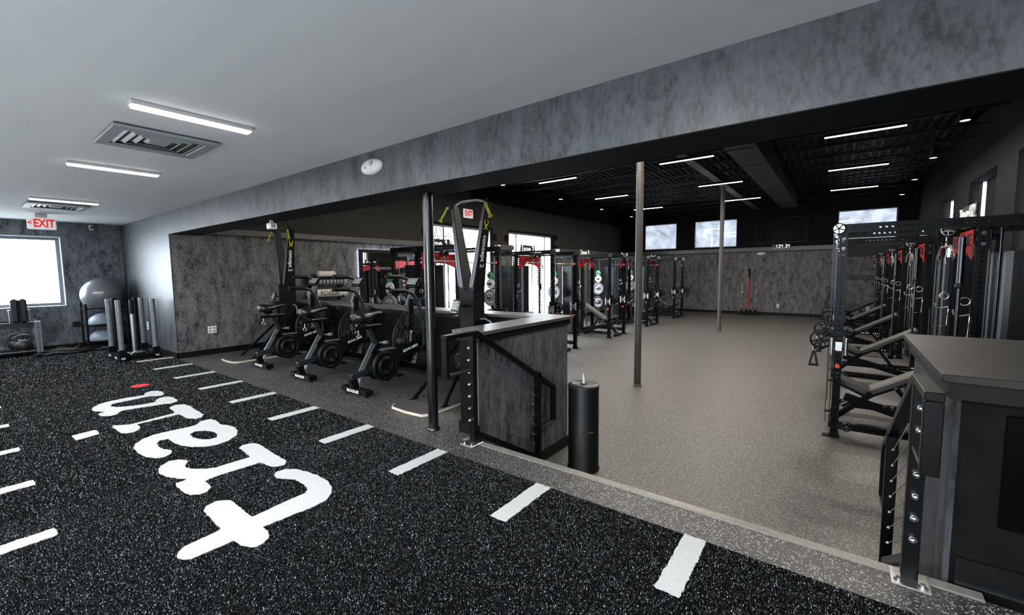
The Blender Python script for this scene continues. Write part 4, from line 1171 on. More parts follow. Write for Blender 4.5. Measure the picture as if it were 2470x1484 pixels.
def jhook(s, loc, lab):
    o = thing('j_cup', lab, 'hook', loc, group='J cups hooked on the rack uprights')
    X = lambda u: s*u
    mb = MB(); mb.box(X(-.055), X(-.043), -.045, .045, -.10, .10, .003); mb.build('back_plate', M['black_metal'], o)
    mb = MB(); mb.tube([(X(-.05),0,-.08),(X(-.13),0,-.10),(X(-.18),0,-.08),(X(-.19),0,-.03)], .012, 8); mb.build('hook', M['steel'], o)
    mb = MB(); mb.torus((X(-.10),0,.07), (0,1,0), .045, .008, 16, 6); mb.build('ring', M['steel'], o)
    mb = MB(); mb.tube([(X(-.05),.0,-.10),(X(-.06),0,-.34),(X(-.20),0,-.36)], .007, 6); mb.build('hanging_pin', M['chrome'], o)
    return o
def barbell(loc, lab):
    o = thing('barbell', lab, 'barbell', loc, group='barbells standing upright by the racks')
    mb = MB(); mb.cyl((0,0,.06), (0,0,2.02), .0165, n=12); mb.build('shaft', M['dark_steel'], o)
    mb = MB(); mb.cyl((0,0,2.06), (0,0,2.58), .031, n=16); mb.build('sleeve', M['dark_steel'], o)
    mb = MB(); mb.lathe((0,0,2.0), (0,0,1), [(.02,0),(.042,.005),(.042,.04),(.03,.06)], 16); mb.build('collar', M['dark_grey'], o)
    mb = MB(); mb.lathe((0,0,0), (0,0,1), [(0,0),(.05,0),(.05,.12),(.02,.13)], 14); mb.build('holder_foot', M['black_metal'], o)
    return o

PITCH = 3.53
protoL = protoR = None
benches = {}; lats = {}; hands = {}; hooks = {}; bars = {}
ORD = ['big', 'grey', 'mid', 'small']
def relabel_sign(o, lane, s):
    for ch in o.children:
        if ch.name.startswith('lane_sign'):
            for g in list(ch.children): bpy.data.objects.remove(g)
            mb = MB(); slab_text(mb, 'lane %d.' % lane, .185, (s*(RD-.022), RWD/2, 2.895), (0,-s,0), (0,0,1), (-s,0,0), .02)
            mb.build('lettering', M['ink_white'], ch)
for s, X0, Y0, lanes in ((-1, -6.03, 6.20, [1,2,3,4,5]), (1, .03, 7.06, [10,9,8,7,6])):
    proto = None
    for i, lane in enumerate(lanes):
        y = Y0 + PITCH*i
        loc = (X0, y, ZL)
        if proto is None: proto = make_rack(s, lane, loc)
        else:
            c = copy_tree(proto, loc, 'black power rack with cable tower under the lane %s sign' % NUM[lane])
            relabel_sign(c, lane, s)
        def put(store, fn, l, lab):
            if s not in store: store[s] = fn(s, l, lab); return store[s]
            return copy_tree(store[s], l, lab)
        put(benches, bench, (X0+s*.0, y+RWD/2, ZL), 'black adjustable bench with raised back inside the lane %s rack' % NUM[lane])
        put(lats, lat_bar, (X0+s*1.03, y+RWD/2, ZL+2.50), 'silver angled lat bar hanging inside the lane %s rack' % NUM[lane])
        for k, v in (('nearer the beam', 0), ('nearer the far wall', RWD)):
            put(hands, handle, (X0-s*.26, y+v, ZL+1.19), 'black strap handle hanging on the lane %s rack upright %s' % (NUM[lane], k))
            put(hooks, jhook, (X0+s*RD, y+v, ZL+1.78), 'silver J cup on the lane %s rear upright %s' % (NUM[lane], k))
        Xp = X0+s*TDU
        hub = 'lane %s rack' % NUM[lane]
        plate(s, lane, (Xp, y-.13, ZL+1.50), 'grey' if s < 0 else 'big', 'large lettered bumper plate on the second lowest peg of the %s' % hub)
        plate(s, lane, (Xp, y-.13, ZL+.92), 'big', 'large black bumper plate on the lowest peg of the %s' % hub)
        plate(s, lane, (Xp, y-.12, ZL+1.90), 'mid', 'small pale plate on the third peg of the %s' % hub)
        plate(s, lane, (Xp, y-.12, ZL+2.14), 'small', 'little green plate on the top peg of the %s' % hub)
        if s > 0:
            l = (X0+1.06, y-.10, ZL)
            lab = 'silver barbell standing upright beside the lane %s rack' % NUM[lane]
            if 'b' in bars: copy_tree(bars['b'], l, lab)
            else: bars['b'] = barbell(l, lab)

# vertical bar storage by the far wall
o = thing('bar_stand', 'low black stand for upright bars against the far wall', 'stand', (-3.5, YF-.35, ZL))
mb = MB(); mb.box(-.42, .42, -.18, .18, 0, .10, .01); mb.build('base', M['black_metal'], o)
for x in (-.30, -.10, .10, .30):
    mb = MB(); mb.cyl((x,0,.10), (x,0,.26), .045, n=12); mb.build('tube', M['black_metal'], o)
def pole(x, m1, m2, h, name, lab, cat):
    o = thing(name, lab, cat, (-3.5+x, YF-.35, ZL+.27))
    mb = MB(); mb.cyl((0,0,0), (0,0,h*.78), .035, n=12); mb.build('shaft', m1, o)
    mb = MB(); mb.cyl((0,0,h*.78), (0,0,h), .045, n=12); mb.build('sleeve', m2, o)
    return o
pole(0.0, M['red'], M['black_metal'], 1.98, 'training_pole', 'tall red pole with black top standing by the far wall', 'pole')
for x, w in ((-.30, 'window side'), (.30, 'clock side')):
    t = thing('curl_bar', 'chrome bent bar leaning beside the red pole on its %s' % w, 'bar', (-3.5+x, YF-.35, ZL+.27), group='chrome bars by the red pole')
    mb = MB(); mb.tube([(0,0,0),(0,0,.35),(.03,0,.5),(-.03,0,.7),(.03,0,.85),(0,0,1.0),(0,0,1.3)], .02, 8); mb.build('shaft', M['chrome'], t)
    for z in (.16, .86):
        mb = MB(); mb.cyl((-.11,0,z), (.11,0,z), .026, n=10); mb.build('collar', M['chrome'], t)

# ================================================================== AIR BIKES
def loft(mb, secs, n=14):
    """secs: (y, half width, z centre, half height, x centre) rings in the xz plane"""
    V = []; F = []
    for (y, w, z, h, xc) in secs:
        for i in range(n):
            t = 2*PI*i/n; V.append((xc+w*math.cos(t), y, z+h*math.sin(t)))
    for j in range(len(secs)-1):
        for i in range(n): F.append((j*n+i, j*n+(i+1) % n, (j+1)*n+(i+1) % n, (j+1)*n+i))
    mb.add(V, F, True)
    mb.add(V[:n], [tuple(range(n))]); mb.add(V[-n:], [tuple(range(n))[::-1]])
    return mb
def rloft(mb, rects):
    """box through a list of (cx, cy, z, half x, half y)"""
    V = []; F = []
    for (cx, cy, z, a, b) in rects: V += [(cx-a,cy-b,z),(cx+a,cy-b,z),(cx+a,cy+b,z),(cx-a,cy+b,z)]
    for j in range(len(rects)-1):
        for i in range(4): F.append((j*4+i, j*4+(i+1) % 4, j*4+4+(i+1) % 4, j*4+4+i))
    F.append((3,2,1,0)); k = len(V)-4; F.append((k,k+1,k+2,k+3))
    return mb.add(V, F)

def make_bike(loc, label):
    """air bike, rider faces +y; origin under the rear stabiliser"""
    o = thing('air_bike', label, 'exercise bike', loc, group='air bikes side by side')
    B, G = M['black_metal'], M['grey_metal']
    mb = MB(); mb.box(-.28, .28, -.06, .06, .035, .10, .006); rs = mb.build('rear_stabiliser', B, o)
    write('ROGUE', .052, (0, -.0615, .066), (1,0,0), (0,0,1), M['ink_white'], rs, wide=1.5, weight=.0008)
    for x in (-.22, .22):
        mb = MB(); mb.cyl((x,0,0), (x,0,.04), .026, n=12); mb.build('foot', M['black_plastic'], rs)
    mb = MB(); mb.box(-.26, .26, 1.26, 1.36, .035, .10, .006); fs = mb.build('front_stabiliser', B, o)
    for x in (-.2, .2):
        mb = MB(); mb.cyl((x,1.31,0), (x,1.31,.04), .03, n=12); mb.build('foot', M['black_plastic'], fs)
    # frame
    mb = MB(); mb.bar((0, -.08, .245), (0, .34, .335), .075, .075, (0,0,1), .006); mb.build('rear_beam', M['dark_grey'], o)
    mb = MB(); mb.prism([(-.07,.10),(.02,.10),(-.01,.22),(-.10,.22)], (-.035,0,0), (0,1,0), (0,0,1), (1,0,0), .07); mb.build('rear_gusset', B, o)
    mb = MB(); mb.bar((0, .02, .10), (0, .06, .24), .05, .03, (0,1,0), .004); mb.build('rear_bracket', G, o)
    mb = MB(); mb.bar((0, .05, .25), (0, .29, .64), .055, .075, (0,1,0), .006); tb = mb.build('seat_tube', M['dark_grey'], o)
    mb = MB(); mb.bar((.0285, .045, .26), (.0285, .28, .635), .004, .03, (0,1,0)); mb.build('tube_stripe', G, tb)
    mb = MB(); mb.bar((0, .33, .58), (0, .215, .86), .045, .06, (0,1,0), .005); sp = mb.build('seat_post', M['dark_grey'], o)
    mb = MB()
    for i in range(5): mb.cyl((.0225, .31-.022*i, .64+.052*i), (.0245, .31-.022*i, .64+.052*i), .009, n=8)
    mb.build('post_hole', M['ink_black'], sp)
    mb = MB(); mb.bar((0, .24, .50), (0, .38, .66), .065, .085, (0,1,0), .006); mb.build('clamp_sleeve', B, o)
    mb = MB(); mb.cyl((.03, .36, .65), (.12, .38, .66), .012, n=8); mb.cyl((.10, .375, .657), (.16, .39, .665), .026, n=10); mb.build('seat_knob', G, o)
    mb = MB(); mb.bar((0, .30, .40), (0, .80, .26), .07, .08, (0,0,1), .006); mb.bar((0,.78,.27), (0,1.31,.10), .07, .07, (0,0,1), .006); mb.build('lower_beam', B, o)
    mb = MB(); mb.bar((0, .26, .52), (0, .62, .42), .06, .06, (0,0,1), .006); mb.build('upper_beam', B, o)
    mb = MB(); mb.bar((0, .85, .30), (0, .93, 1.22), .075, .10, (0,1,0), .008); ma = mb.build('front_mast', B, o)
    write('ROGUE', .062, (.0385, .885, .62), (0,-.1,-1), (0,1,-.1), M['ink_white'], ma, wide=1.35, weight=.001)
    # saddle and slider
    mb = MB(); mb.box(-.035, .035, .0, .40, .855, .895, .004); mb.build('seat_slider', B, o)
    mb = MB(); mb.box(-.037, .037, .21, .40, .896, .906, .002); mb.build('slider_plate', G, o)
    mb = MB(); mb.cyl((0, .06, .78), (0, .06, .85), .008, n=8); mb.torus((0,.06,.765), (1,0,0), .026, .007, 12, 6); mb.build('slider_pin', M['steel'], o)
    mb = MB(); loft(mb, [(-.01,.05,1.03,.03,0),(.0,.095,1.03,.058,0),(.05,.125,1.025,.072,0),(.13,.125,1.018,.066,0),(.20,.085,1.022,.056,0),(.28,.048,1.042,.042,0),(.36,.036,1.052,.032,0),(.42,.028,1.052,.024,0),(.432,.012,1.05,.01,0)], 18); mb.build('saddle', M['vinyl'], o)
    mb = MB(); loft(mb, [(.07,.03,.96,.03,0),(.20,.03,.955,.03,0)], 10); mb.cyl((0,.13,.90), (0,.13,.97), .022, n=10); mb.build('saddle_clamp', B, o)
    # drive cover on the near side, disc with rings
    for sx in (1, -1):
        x = .075*sx
        mb = MB(); mb.lathe((x, .40, .33), (sx,0,0), [(0,-.02),(.205,-.02),(.21,0),(.205,.03),(.17,.045),(.165,.035),(.125,.035),(.12,.055),(.085,.055),(.08,.045),(.0,.05)], 36); dc = mb.build('drive_cover', M['black_plastic'], o)
        mb = MB(); mb.prism([(.42,.10),(.42,.545),(.56,.535),(1.12,.66),(1.16,.60),(1.14,.52),(.62,.32),(.55,.17)], (x-.02,0,0), (0,1,0), (0,0,1), (1,0,0), .045); gd = mb.build('belt_guard', M['black_plastic'], o)
        if sx > 0: write('ECHO BIKE', .052, (x+.028, .83, .515), (0,.93,.22), (0,-.22,.93), M['ink_white'], gd, wide=1.05, weight=.0008)
        mb = MB(); mb.bar((x+.05*sx, .40, .33), (x+.07*sx, .40+.12*sx, .33-.13), .012, .03, (0,1,0)); mb.build('crank_arm', M['black_metal'], o)
        mb = MB(); c = (x+.12*sx, .40+.13*sx, .33-.14)
        for q in (-.045, .0, .045): mb.box(c[0]-.045, c[0]+.045, c[1]+q-.006, c[1]+q+.006, c[2]-.012, c[2]+.012)
        for q in (-.04, .04): mb.box(c[0]+q-.006, c[0]+q+.006, c[1]-.05, c[1]+.05, c[2]-.012, c[2]+.012)
        mb.build('pedal', M['black_plastic'], o)
    # frame cap between covers
    mb = MB(); mb.box(-.06, .06, .36, .60, .535, .55, .004); mb.build('guard_cap', M['grey_metal'], o)
    # fan: blades inside a wire cage
    fc = (0, 1.05, .62)
    mb = MB()
    for k in range(10):
        t = 2*PI*k/10; d = Vector((0, math.cos(t), math.sin(t)))
        mb.bar(Vector(fc)+d*.08, Vector(fc)+d*.38, .004, .10, (.8, -math.sin(t)*.6, math.cos(t)*.6))
    mb.build('fan_blade', M['dark_grey'], o)
    mb = MB()
    for sx in (-1, 1):
        for R in (.14, .20, .26, .32, .38, .42): mb.torus((sx*(.10-.09*(R/.44)**4), fc[1], fc[2]), (1,0,0), R, .0035, 30, 4)
        for k in range(36):
            t = 2*PI*k/36; d = Vector((0, math.cos(t), math.sin(t)))
            P = [Vector((sx*(.10-.09*(R/.44)**4), fc[1], fc[2]))+d*R for R in (.08, .26, .38, .44)]
            mb.tube(P, .0024, 4)
    mb.torus(fc, (1,0,0), .445, .013, 40, 6)
    mb.build('fan_cage', M['mesh_fan'], o)
    for sx in (-1, 1):
        mb = MB(); mb.cyl((sx*.10, fc[1], fc[2]), (sx*.118, fc[1], fc[2]), .085, n=22); mb.build('hub_cap', M['black_plastic'], o)
    # swinging arms, one forward and one back
    for sx, dy, dz in ((1, 0.0, 0.0), (-1, .30, .19)):
        x = .235*sx
        P = [(x*.75, 1.02, .50), (x*.9, .99+dy*.35, .80+dz*.3), (x, .91+dy*.75, 1.08+dz*.75), (x, .85+dy*.95, 1.22+dz*.9), (x, .77+dy, 1.315+dz), (x, .66+dy, 1.345+dz)]
        mb = MB(); mb.tube(P, .027, 10); mb.build('arm', M['dark_grey'], o)
        mb = MB(); mb.cyl((x, .67+dy, 1.345+dz), (x, .40+dy, 1.357+dz), .032, n=14); mb.lathe((x, .40+dy, 1.357+dz), (0,-1,0), [(.036,-.03),(.036,.0),(.0,.008)], 14); mb.build('grip', M['black_plastic'], o)
        mb = MB(); mb.cyl((x*.75-.03*sx, 1.02, .50), (x*.75+.03*sx, 1.02, .50), .05, n=14); mb.build('pivot', M['black_plastic'], o)
        mb = MB(); mb.cyl((x*.95, 1.0+dy*.4, .83+dz*.3), (x*.98, .965+dy*.55, .93+dz*.5), .05, n=12); mb.build('arm_boot', M['dark_grey'], o)
    # console
    mb = MB(); mb.bar((0,.93,1.18), (0,1.0,1.40), .06, .05, (0,1,0), .005); mb.bar((0,.86,1.12), (0,.96,1.36), .04, .035, (0,1,0), .004); mb.build('console_mast', M['grey_metal'], o)
    c = bpy.data.objects.new('console', None); COL.objects.link(c); c.parent = o; c.location = (0, .99, 1.455); c.rotation_euler = (math.radians(-38), 0, 0)
    mb = MB(); mb.box(-.12, .12, -.022, .03, -.085, .085, .01); mb.build('case', M['black_plastic'], c)
    mb = MB(); mb.box(-.072, .072, -.0245, -.022, -.05, .06); mb.build('screen', M['lcd'], c)
    mb = MB()
    for k in range(5): mb.box(.085, .105, -.0255, -.022, -.055+k*.026, -.042+k*.026)
    for k in range(4): mb.box(-.105, -.085, -.0255, -.022, -.03+k*.026, -.017+k*.026)
    mb.build('button', M['ink_white'], c)
    mb = MB(); mb.cyl((-.095,-.027,-.062), (-.095,-.02,-.062), .012, n=10); mb.build('stop_button', M['orange'], c)
    return o
b0 = make_bike((-5.0, 3.18, 0), 'black air bike next to the ski machine by the column')
copy_tree(b0, (-6.39, 3.18, 0), 'black air bike in the middle of the three bikes')
copy_tree(b0, (-7.78, 3.18, 0), 'black air bike beside the ski machine at the mottled wall')

# ================================================================== SKI MACHINES
def make_erg(loc, label):
    o = thing('ski_machine', label, 'ski machine', loc, group='upright ski machines')
    mb = MB(); mb.prism([(-.32,.10),(-.26,.02),(-.0,.0),(.26,.02),(.32,.10),(.32,1.34),(-.32,1.34)], (0,0,.004), (1,0,0), (0,1,0), (0,0,1), .026); pl = mb.build('platform', M['foam_wood'], o)
    mb = MB(); mb.prism([(-.31,.11),(-.25,.03),(0,.012),(.25,.03),(.31,.11),(.31,1.33),(-.31,1.33)], (0,0,.030), (1,0,0), (0,1,0), (0,0,1), .005); mb.build('grip_mat', M['mat_top'], pl)
    mb = MB(); rloft(mb, [(0,1.17,.03,.11,.10),(0,1.17,.55,.11,.11),(.0,1.17,1.30,.125,.11),(0,1.17,1.36,.125,.11)]); mb.build('lower_body', M['black_plastic'], o)
    mb = MB(); mb.lathe((0,1.02,.42), (0,-1,0), [(0,0),(.16,0),(.17,.03),(.155,.06),(.06,.065),(.05,.05),(0,.05)], 28); mb.build('flywheel_cover', M['black_plastic'], o)
    mb = MB()
    for k in range(10):
        t = 2*PI*k/10; mb.bar((.05*math.cos(t),.955,.42+.05*math.sin(t)), (.145*math.cos(t),.955,.42+.145*math.sin(t)), .012, .006, (0,1,0))
    mb.build('grille', M['dark_grey'], o)
    for k in (-1, 1):
        mb = MB(); rloft(mb, [(k*.075,1.17,1.30,.046,.11),(k*.15,1.17,1.70,.036,.085),(k*.29,1.17,2.48,.026,.050)]); a = mb.build('arm', M['black_plastic'], o)
        mb = MB(); rloft(mb, [(k*.085,1.060,1.40,.032,.004),(k*.15,1.082,1.70,.026,.004),(k*.285,1.118,2.44,.017,.004)]); mb.build('front_panel', M['grey_metal'], a)
        mb = MB(); mb.bar((k*.10-.03,1.055,1.42), (k*.285-.014,1.112,2.44), .005, .006, (0,1,0)); mb.build('edge_rail', M['steel'], a)
        mb = MB(); mb.tube([(k*.29,1.13,2.47),(k*.33,1.10,2.50),(k*.36,1.09,2.48)], .022, 8); mb.build('pulley_head', M['black_plastic'], o)
        mb = MB(); p0, p1 = Vector((k*.33,1.08,2.46)), Vector((k*.43,1.05,2.30))
        mb.tube([p0, p0.lerp(p1,.5), p1, p1+(p1-p0)*.12], .016, 10, radii=[.018,.015,.017,.034]); mb.build('handle', M['yellow'], o)
        mb = MB(); mb.bar((k*.27,.36,.035), (k*.09,1.08,.74), .03, .045, (0,0,1), .004); mb.box(k*.27-.03, k*.27+.03, .32, .42, .035, .043); mb.build('stay', M['black_metal'], o)
    mb = MB(); mb.tube([(-.27,1.15,2.49),(-.15,1.13,2.515),(.15,1.13,2.515),(.27,1.15,2.49)], .014, 8); mb.build('top_bar', M['steel'], o)
    # logo down the right arm: emblem and words
    lean = Vector((.215, 0, 1.18)).normalized()
    def on_arm(z): return Vector((.075+.05*0+(z-1.30)*.182+.0335-(z-1.7)*.010, 1.165, z))
    n = Vector((1,0,-.19)).normalized()
    me = text_mesh('concept 2', .105, .0015, .0025); me.transform(frame(on_arm(1.86)+n*.006, -lean, (0,1,0))); place('lettering', me, M['ink_white'], o)
    mb = MB(); c0 = on_arm(2.20)+n*.006
    for P in (arc(.03,0,.034,.034,40,320,14), [(-.005,-.028),(-.06,.032)], [(-.005,.028),(-.06,-.032)]):
        for (a, b), (c, d) in zip(P, P[1:]):
            mb.bar(c0+lean*a+Vector((0,b,0)), c0+lean*c+Vector((0,d,0)), .015, .003, n)
    mb.build('emblem', M['yellow'], o)
    c = bpy.data.objects.new('monitor', None); COL.objects.link(c); c.parent = o; c.location = (-.06, .93, 1.15); c.rotation_euler = (math.radians(-18), 0, math.radians(-8))
    mb = MB(); mb.box(-.085, .085, -.02, .025, -.10, .10, .012); mb.build('case', M['dark_grey'], c)
    mb = MB(); mb.box(-.060, .045, -.0225, -.02, -.045, .075); mb.build('screen', M['lcd'], c)
    mb = MB()
    for k in range(4): mb.box(.054, .072, -.0235, -.02, -.04+k*.03, -.026+k*.03)
    for k in range(3): mb.box(-.055+k*.038, -.03+k*.038, -.0235, -.02, -.082, -.07)
    mb.build('button', M['ink_white'], c)
    mb = MB(); mb.bar((-.06,.95,1.15), (0,1.08,1.16), .03, .03); mb.build('monitor_arm', M['black_plastic'], o)
    mb = MB(); mb.box(-.10,-.02,.90,.98,1.02,1.035); mb.build('phone_ledge', M['black_plastic'], o)
    mb = MB(); mb.tube([(-.20,1.20,.62),(-.17,1.20,.86),(-.08,1.20,.96),(.20,1.20,.985),(.29,1.20,.95),(.31,1.20,.80)], .014, 8); mb.build('rear_hoop', M['grey_metal'], o)
    return o
e0 = make_erg((-3.88, 3.06, 0), 'black two armed ski machine beside the column and low wall')
copy_tree(e0, (-8.90, 3.02, 0), 'black two armed ski machine near the mottled wall')

# ================================================================== CORNER OF THE TURF ROOM
# push sled
o = thing('push_sled', 'low black push sled with upright grey poles beside the bright wall', 'sled', (-10.95, 2.15, .006))
for k, y in ((0, -.25), (1, .25)):
    mb = MB(); mb.prism([(-.48,.05),(-.43,0),(.43,0),(.48,.05),(.48,.11),(-.48,.11)], (0,y-.05,0), (1,0,0), (0,0,1), (0,1,0), .10); r = mb.build('runner', M['black_metal'], o)
    mb = MB(); mb.box(.482, .486, y-.03, y+.03, .045, .085); mb.build('end_label', M['vent'], r)
    if k == 0:
        for x in (-.3, .18):
            mb = MB(); mb.box(x-.09, x+.09, y-.053, y-.05, .035, .08); mb.build('side_label', M['vent'], r)
    for x in (-.40, .40):
        mb = MB(); mb.box(x-.05, x+.05, y-.05, y+.05, .11, .22, .005); mb.build('socket', M['black_metal'], o)
        mb = MB(); mb.cyl((x,y,.22), (x,y,1.15), .042, n=18); p = mb.build('pole', M['pole'] if 'pole' in M else M['grey_metal'], o)
        for q in range(5):
            mb = MB(); mb.torus((x,y,.36+q*.18), (0,0,1), .0425, .0022, 18, 4); mb.build('tape_ring', M['dark_grey'], p)
for x in (-.30, .05, .36):
    mb = MB(); mb.box(x-.04, x+.04, -.20, .20, .03, .10, .006); mb.build('cross_beam', M['black_metal'], o)
mb = MB(); mb.box(-.02, .18, -.10, .10, .10, .115, .003); mb.build('post_plate', M['grey_metal'], o)
mb = MB(); mb.cyl((.08,0,.115), (.08,0,.86), .034, n=18); mb.build('weight_post', M['steel'], o)
mb = MB(); mb.cyl((.08,0,.86), (.08,0,1.13), .036, n=18); mb.build('post_sleeve', M['black_plastic'], o)
mb = MB(); mb.tube([(.36,-.12,.11),(.36,-.06,.16),(.36,.06,.16),(.36,.12,.11)], .008, 6); mb.build('tow_loop', M['steel'], o)
t = thing('push_sled', 'dark single pole sled standing behind the grey poled sled', 'sled', (-12.2, 2.25, .006))
mb = MB(); mb.box(-.35, .35, -.22, .22, .0, .07, .01); mb.build('skid', M['black_metal'], t)
mb = MB(); mb.box(-.3, .3, -.03, .03, .07, .12, .006); mb.build('spine', M['black_metal'], t)
for y in (-.17, .17):
    mb = MB(); mb.cyl((.28,y,.07), (.28,y,1.14), .038, n=16); mb.build('pole', M['black_metal'], t)
mb = MB(); mb.torus((-.2,0,.13), (0,1,0), .05, .01, 16, 6); mb.build('tow_ring', M['steel'], t)

# ball rack
BX, BY = -13.02, 2.11
o = thing('ball_rack', 'black three tier rack in the corner carrying the exercise ball', 'rack', (BX, BY, 0))
for x in (-.27, .27):
    for y in (-.33, .33):
        mb = MB(); mb.cyl((x,y,0.008), (x,y,.985), .018, n=12); mb.sphere((x,y,.995), .024, 12, 8); mb.build('post', M['black_metal'], o)
for i, z in enumerate((.16, .52, .90)):
    mb = MB()
    for x in (-.27, .27): mb.cyl((x,-.33,z), (x,.33,z), .011, n=8)
    for y in (-.33, .33): mb.cyl((-.27,y,z), (.27,y,z), .011, n=8)
    if i < 2:
        for y in (-.11, .11): mb.cyl((-.27,y,z), (.27,y,z), .007, n=6)
    mb.build('shelf_rail', M['black_metal'], o)
t = thing('exercise_ball', 'large shiny grey exercise ball on the top tier of the corner rack', 'ball', (BX, BY, 1.185))
mb = MB(); mb.sphere((0,0,0), .37, 40, 26); mb.build('ball', M['ball'], t)
mb = MB()
for k in range(7):
    z = -.20+k*.035; r = math.sqrt(.37**2-z*z)
    mb.torus((0,0,z), (0,0,1), r, .0018, 48, 4)
mb.build('grip_rib', M['ball'], t)
me = text_mesh('URBNFIT', .045, .001, .0005)
for v in me.vertices:
    a = v.co.x/.37; e = .16+v.co.y/.37
    d = Vector((math.cos(e)*math.cos(-.35+a), math.cos(e)*math.sin(-.35+a), math.sin(e)))
    v.co = d*(.3705+v.co.z)
place('lettering', me, M['ink_white'], t)
for z, lab in ((.53, 'blue grey balance dome on the middle tier of the corner rack'), (.17, 'blue grey balance dome on the bottom tier of the corner rack')):
    t = thing('balance_dome', lab, 'balance dome', (BX, BY, z), group='balance domes under the exercise ball')
    mb = MB(); mb.sphere((0,0,.03), .29, 32, 10, 1, 1, .78, 0.0, 1.0); mb.build('dome', M['dome'], t)
    mb = MB(); mb.lathe((0,0,0), (0,0,1), [(0,0),(.30,0),(.315,.015),(.31,.03),(.29,.035)], 32); mb.build('base_disc', M['black_plastic'], t)

# low storage rig below the window
o = thing('storage_rig', 'low black storage rig with perforated uprights below the window', 'rig', (-13.13, 0, .006))
for y in (1.08, -.95):
    for x in (.23, -.29):
        mb = MB(); perf(mb, .70, .09, .0575, .0135, (0,1,2,3)); mb.build('upright', M['grey_metal'], o, loc=(x, y, 0))
    mb = MB(); mb.box(-.29, .23, y-.03, y+.03, .03, .10); mb.build('end_beam', M['black_metal'], o)
for x in (.23, -.29):
    mb = MB(); perf(mb, 1.94, .075, .0575, .0135, (1, 3), (0, -.91, 0), 'y'); mb.build('top_beam', M['dark_grey'], o, loc=(x, 0, .655))
mb = MB(); mb.box(-.30, .26, -.91, 1.04, .06, .11, .006); mb.build('bottom_shelf', M['black_metal'], o)
mb = MB(); mb.box(.262, .272, -.91, 1.04, .105, .118); mb.build('shelf_lip', M['steel'], o)
for y in (.72, .98):
    mb = MB(); mb.cyl((.23,y,.69), (.23,y,.93), .013, n=10); mb.cyl((.23,y,.93), (.23,y,.945), .022, n=10); mb.build('peg', M['steel'], o)
t = thing('leg_pad', 'black split roller pad standing on the storage rig between pegs', 'pad', (-12.90, .85, .70))
for y in (-.055, .055):
    mb = MB(); mb.box(-.12, .12, y-.052, y+.052, 0, .47, .03); mb.build('cushion', M['vinyl'], t)
mb = MB(); mb.box(-.10, .10, -.006, .006, .02, .44); mb.build('seam_board', M['black_plastic'], t)
def kettlebell(loc, r, lab, rz=0):
    t = thing('kettlebell', lab, 'kettlebell', loc, rz, group='kettlebells on the storage rig')
    mb = MB(); mb.sphere((0,0,r*.92), r, 24, 16, 1, 1, .95); mb.lathe((0,0,0), (0,0,1), [(0,0),(r*.6,0),(r*.66,.02),(r*.5,.03)], 20); mb.build('bell', M['plate'], t)
    mb = MB(); P = [(0,-r*.55,r*1.5),(0,-r*.82,r*1.95),(0,-r*.66,r*2.42),(0,-r*.3,r*2.55),(0,r*.3,r*2.55),(0,r*.66,r*2.42),(0,r*.82,r*1.95),(0,r*.55,r*1.5)]
    mb.tube(P, r*.17, 12); mb.build('handle', M['plate'], t)
    return t
kettlebell((-12.96, .87, .118), .125, 'black kettlebell at the front of the storage rig shelf')
kettlebell((-13.25, .80, .118), .125, 'black kettlebell behind the other one on the rig shelf', .3)
# battle rope
o = thing('battle_rope', 'thick dark battle rope lying heaped along the wall on the turf', 'rope', (-13.15, 1.47, .01))
for j in range(5):
    P = []; L = .68 if j < 3 else .98
    for i in range(110):
        t = i/109
        P.append((.0+.14*j+.05*math.sin(t*9+j), -.42+L*t+.03*math.cos(t*7+j*2), .03+.03*(j % 2)+.012*math.sin(t*14+j)))
    mb = MB(); mb.tube(P, .028, 8, radii=[.0265+.0045*(i % 3 == 0) for i in range(110)]); mb.build('strand', M['black_plastic'], o)
for c, d in (((.60,.46,.05), (.62,.58,.05)), ((.55,-.42,.04), (.60,-.50,.04))):
    mb = MB(); mb.cyl(c, d, .035, n=12); mb.build('end_sleeve', M['dark_grey'], o)

# ================================================================== OUTSIDE
mb = MB(); mb.box(-60, 40, -40, 70, -1.4, -1.0); struct(mb, 'ground_outside', M['asphalt'])
# pale building across the car park
def building(x, y0, y1, z1, lab, bays):
    o = thing('building', lab, 'building', (x, 0, -1.0))
    mb = MB(); mb.box(-6, 0, y0, y1, 0, z1); mb.build('wall', M['out_wall'], o)
    mb = MB(); mb.box(-6.2, .25, y0-.2, y1+.2, z1, z1+.3); mb.build('roof_edge', M['out_wall'], o)
    w = (y1-y0)/bays
    for i in range(bays):
        for z, h in ((2.3, .46), (3.0 + .15*(i*7 % 5), .45)):
            if z > 3.3 and i % 3 == 0: continue
            a = y0+w*(i+.18); b = y0+w*(i+.82)
            mb = MB(); mb.box(-.05, .04, a, b, z, z+h); mb.build('window', M['out_glass'], o)
        mb = MB(); mb.box(0, .10, y0+w*i-.05, y0+w*i+.05, 0, z1); mb.build('pilaster', M['out_wall'], o)
    return o
building(-38, -6, 14, 8.4, 'pale two storey building across the car park', 30)
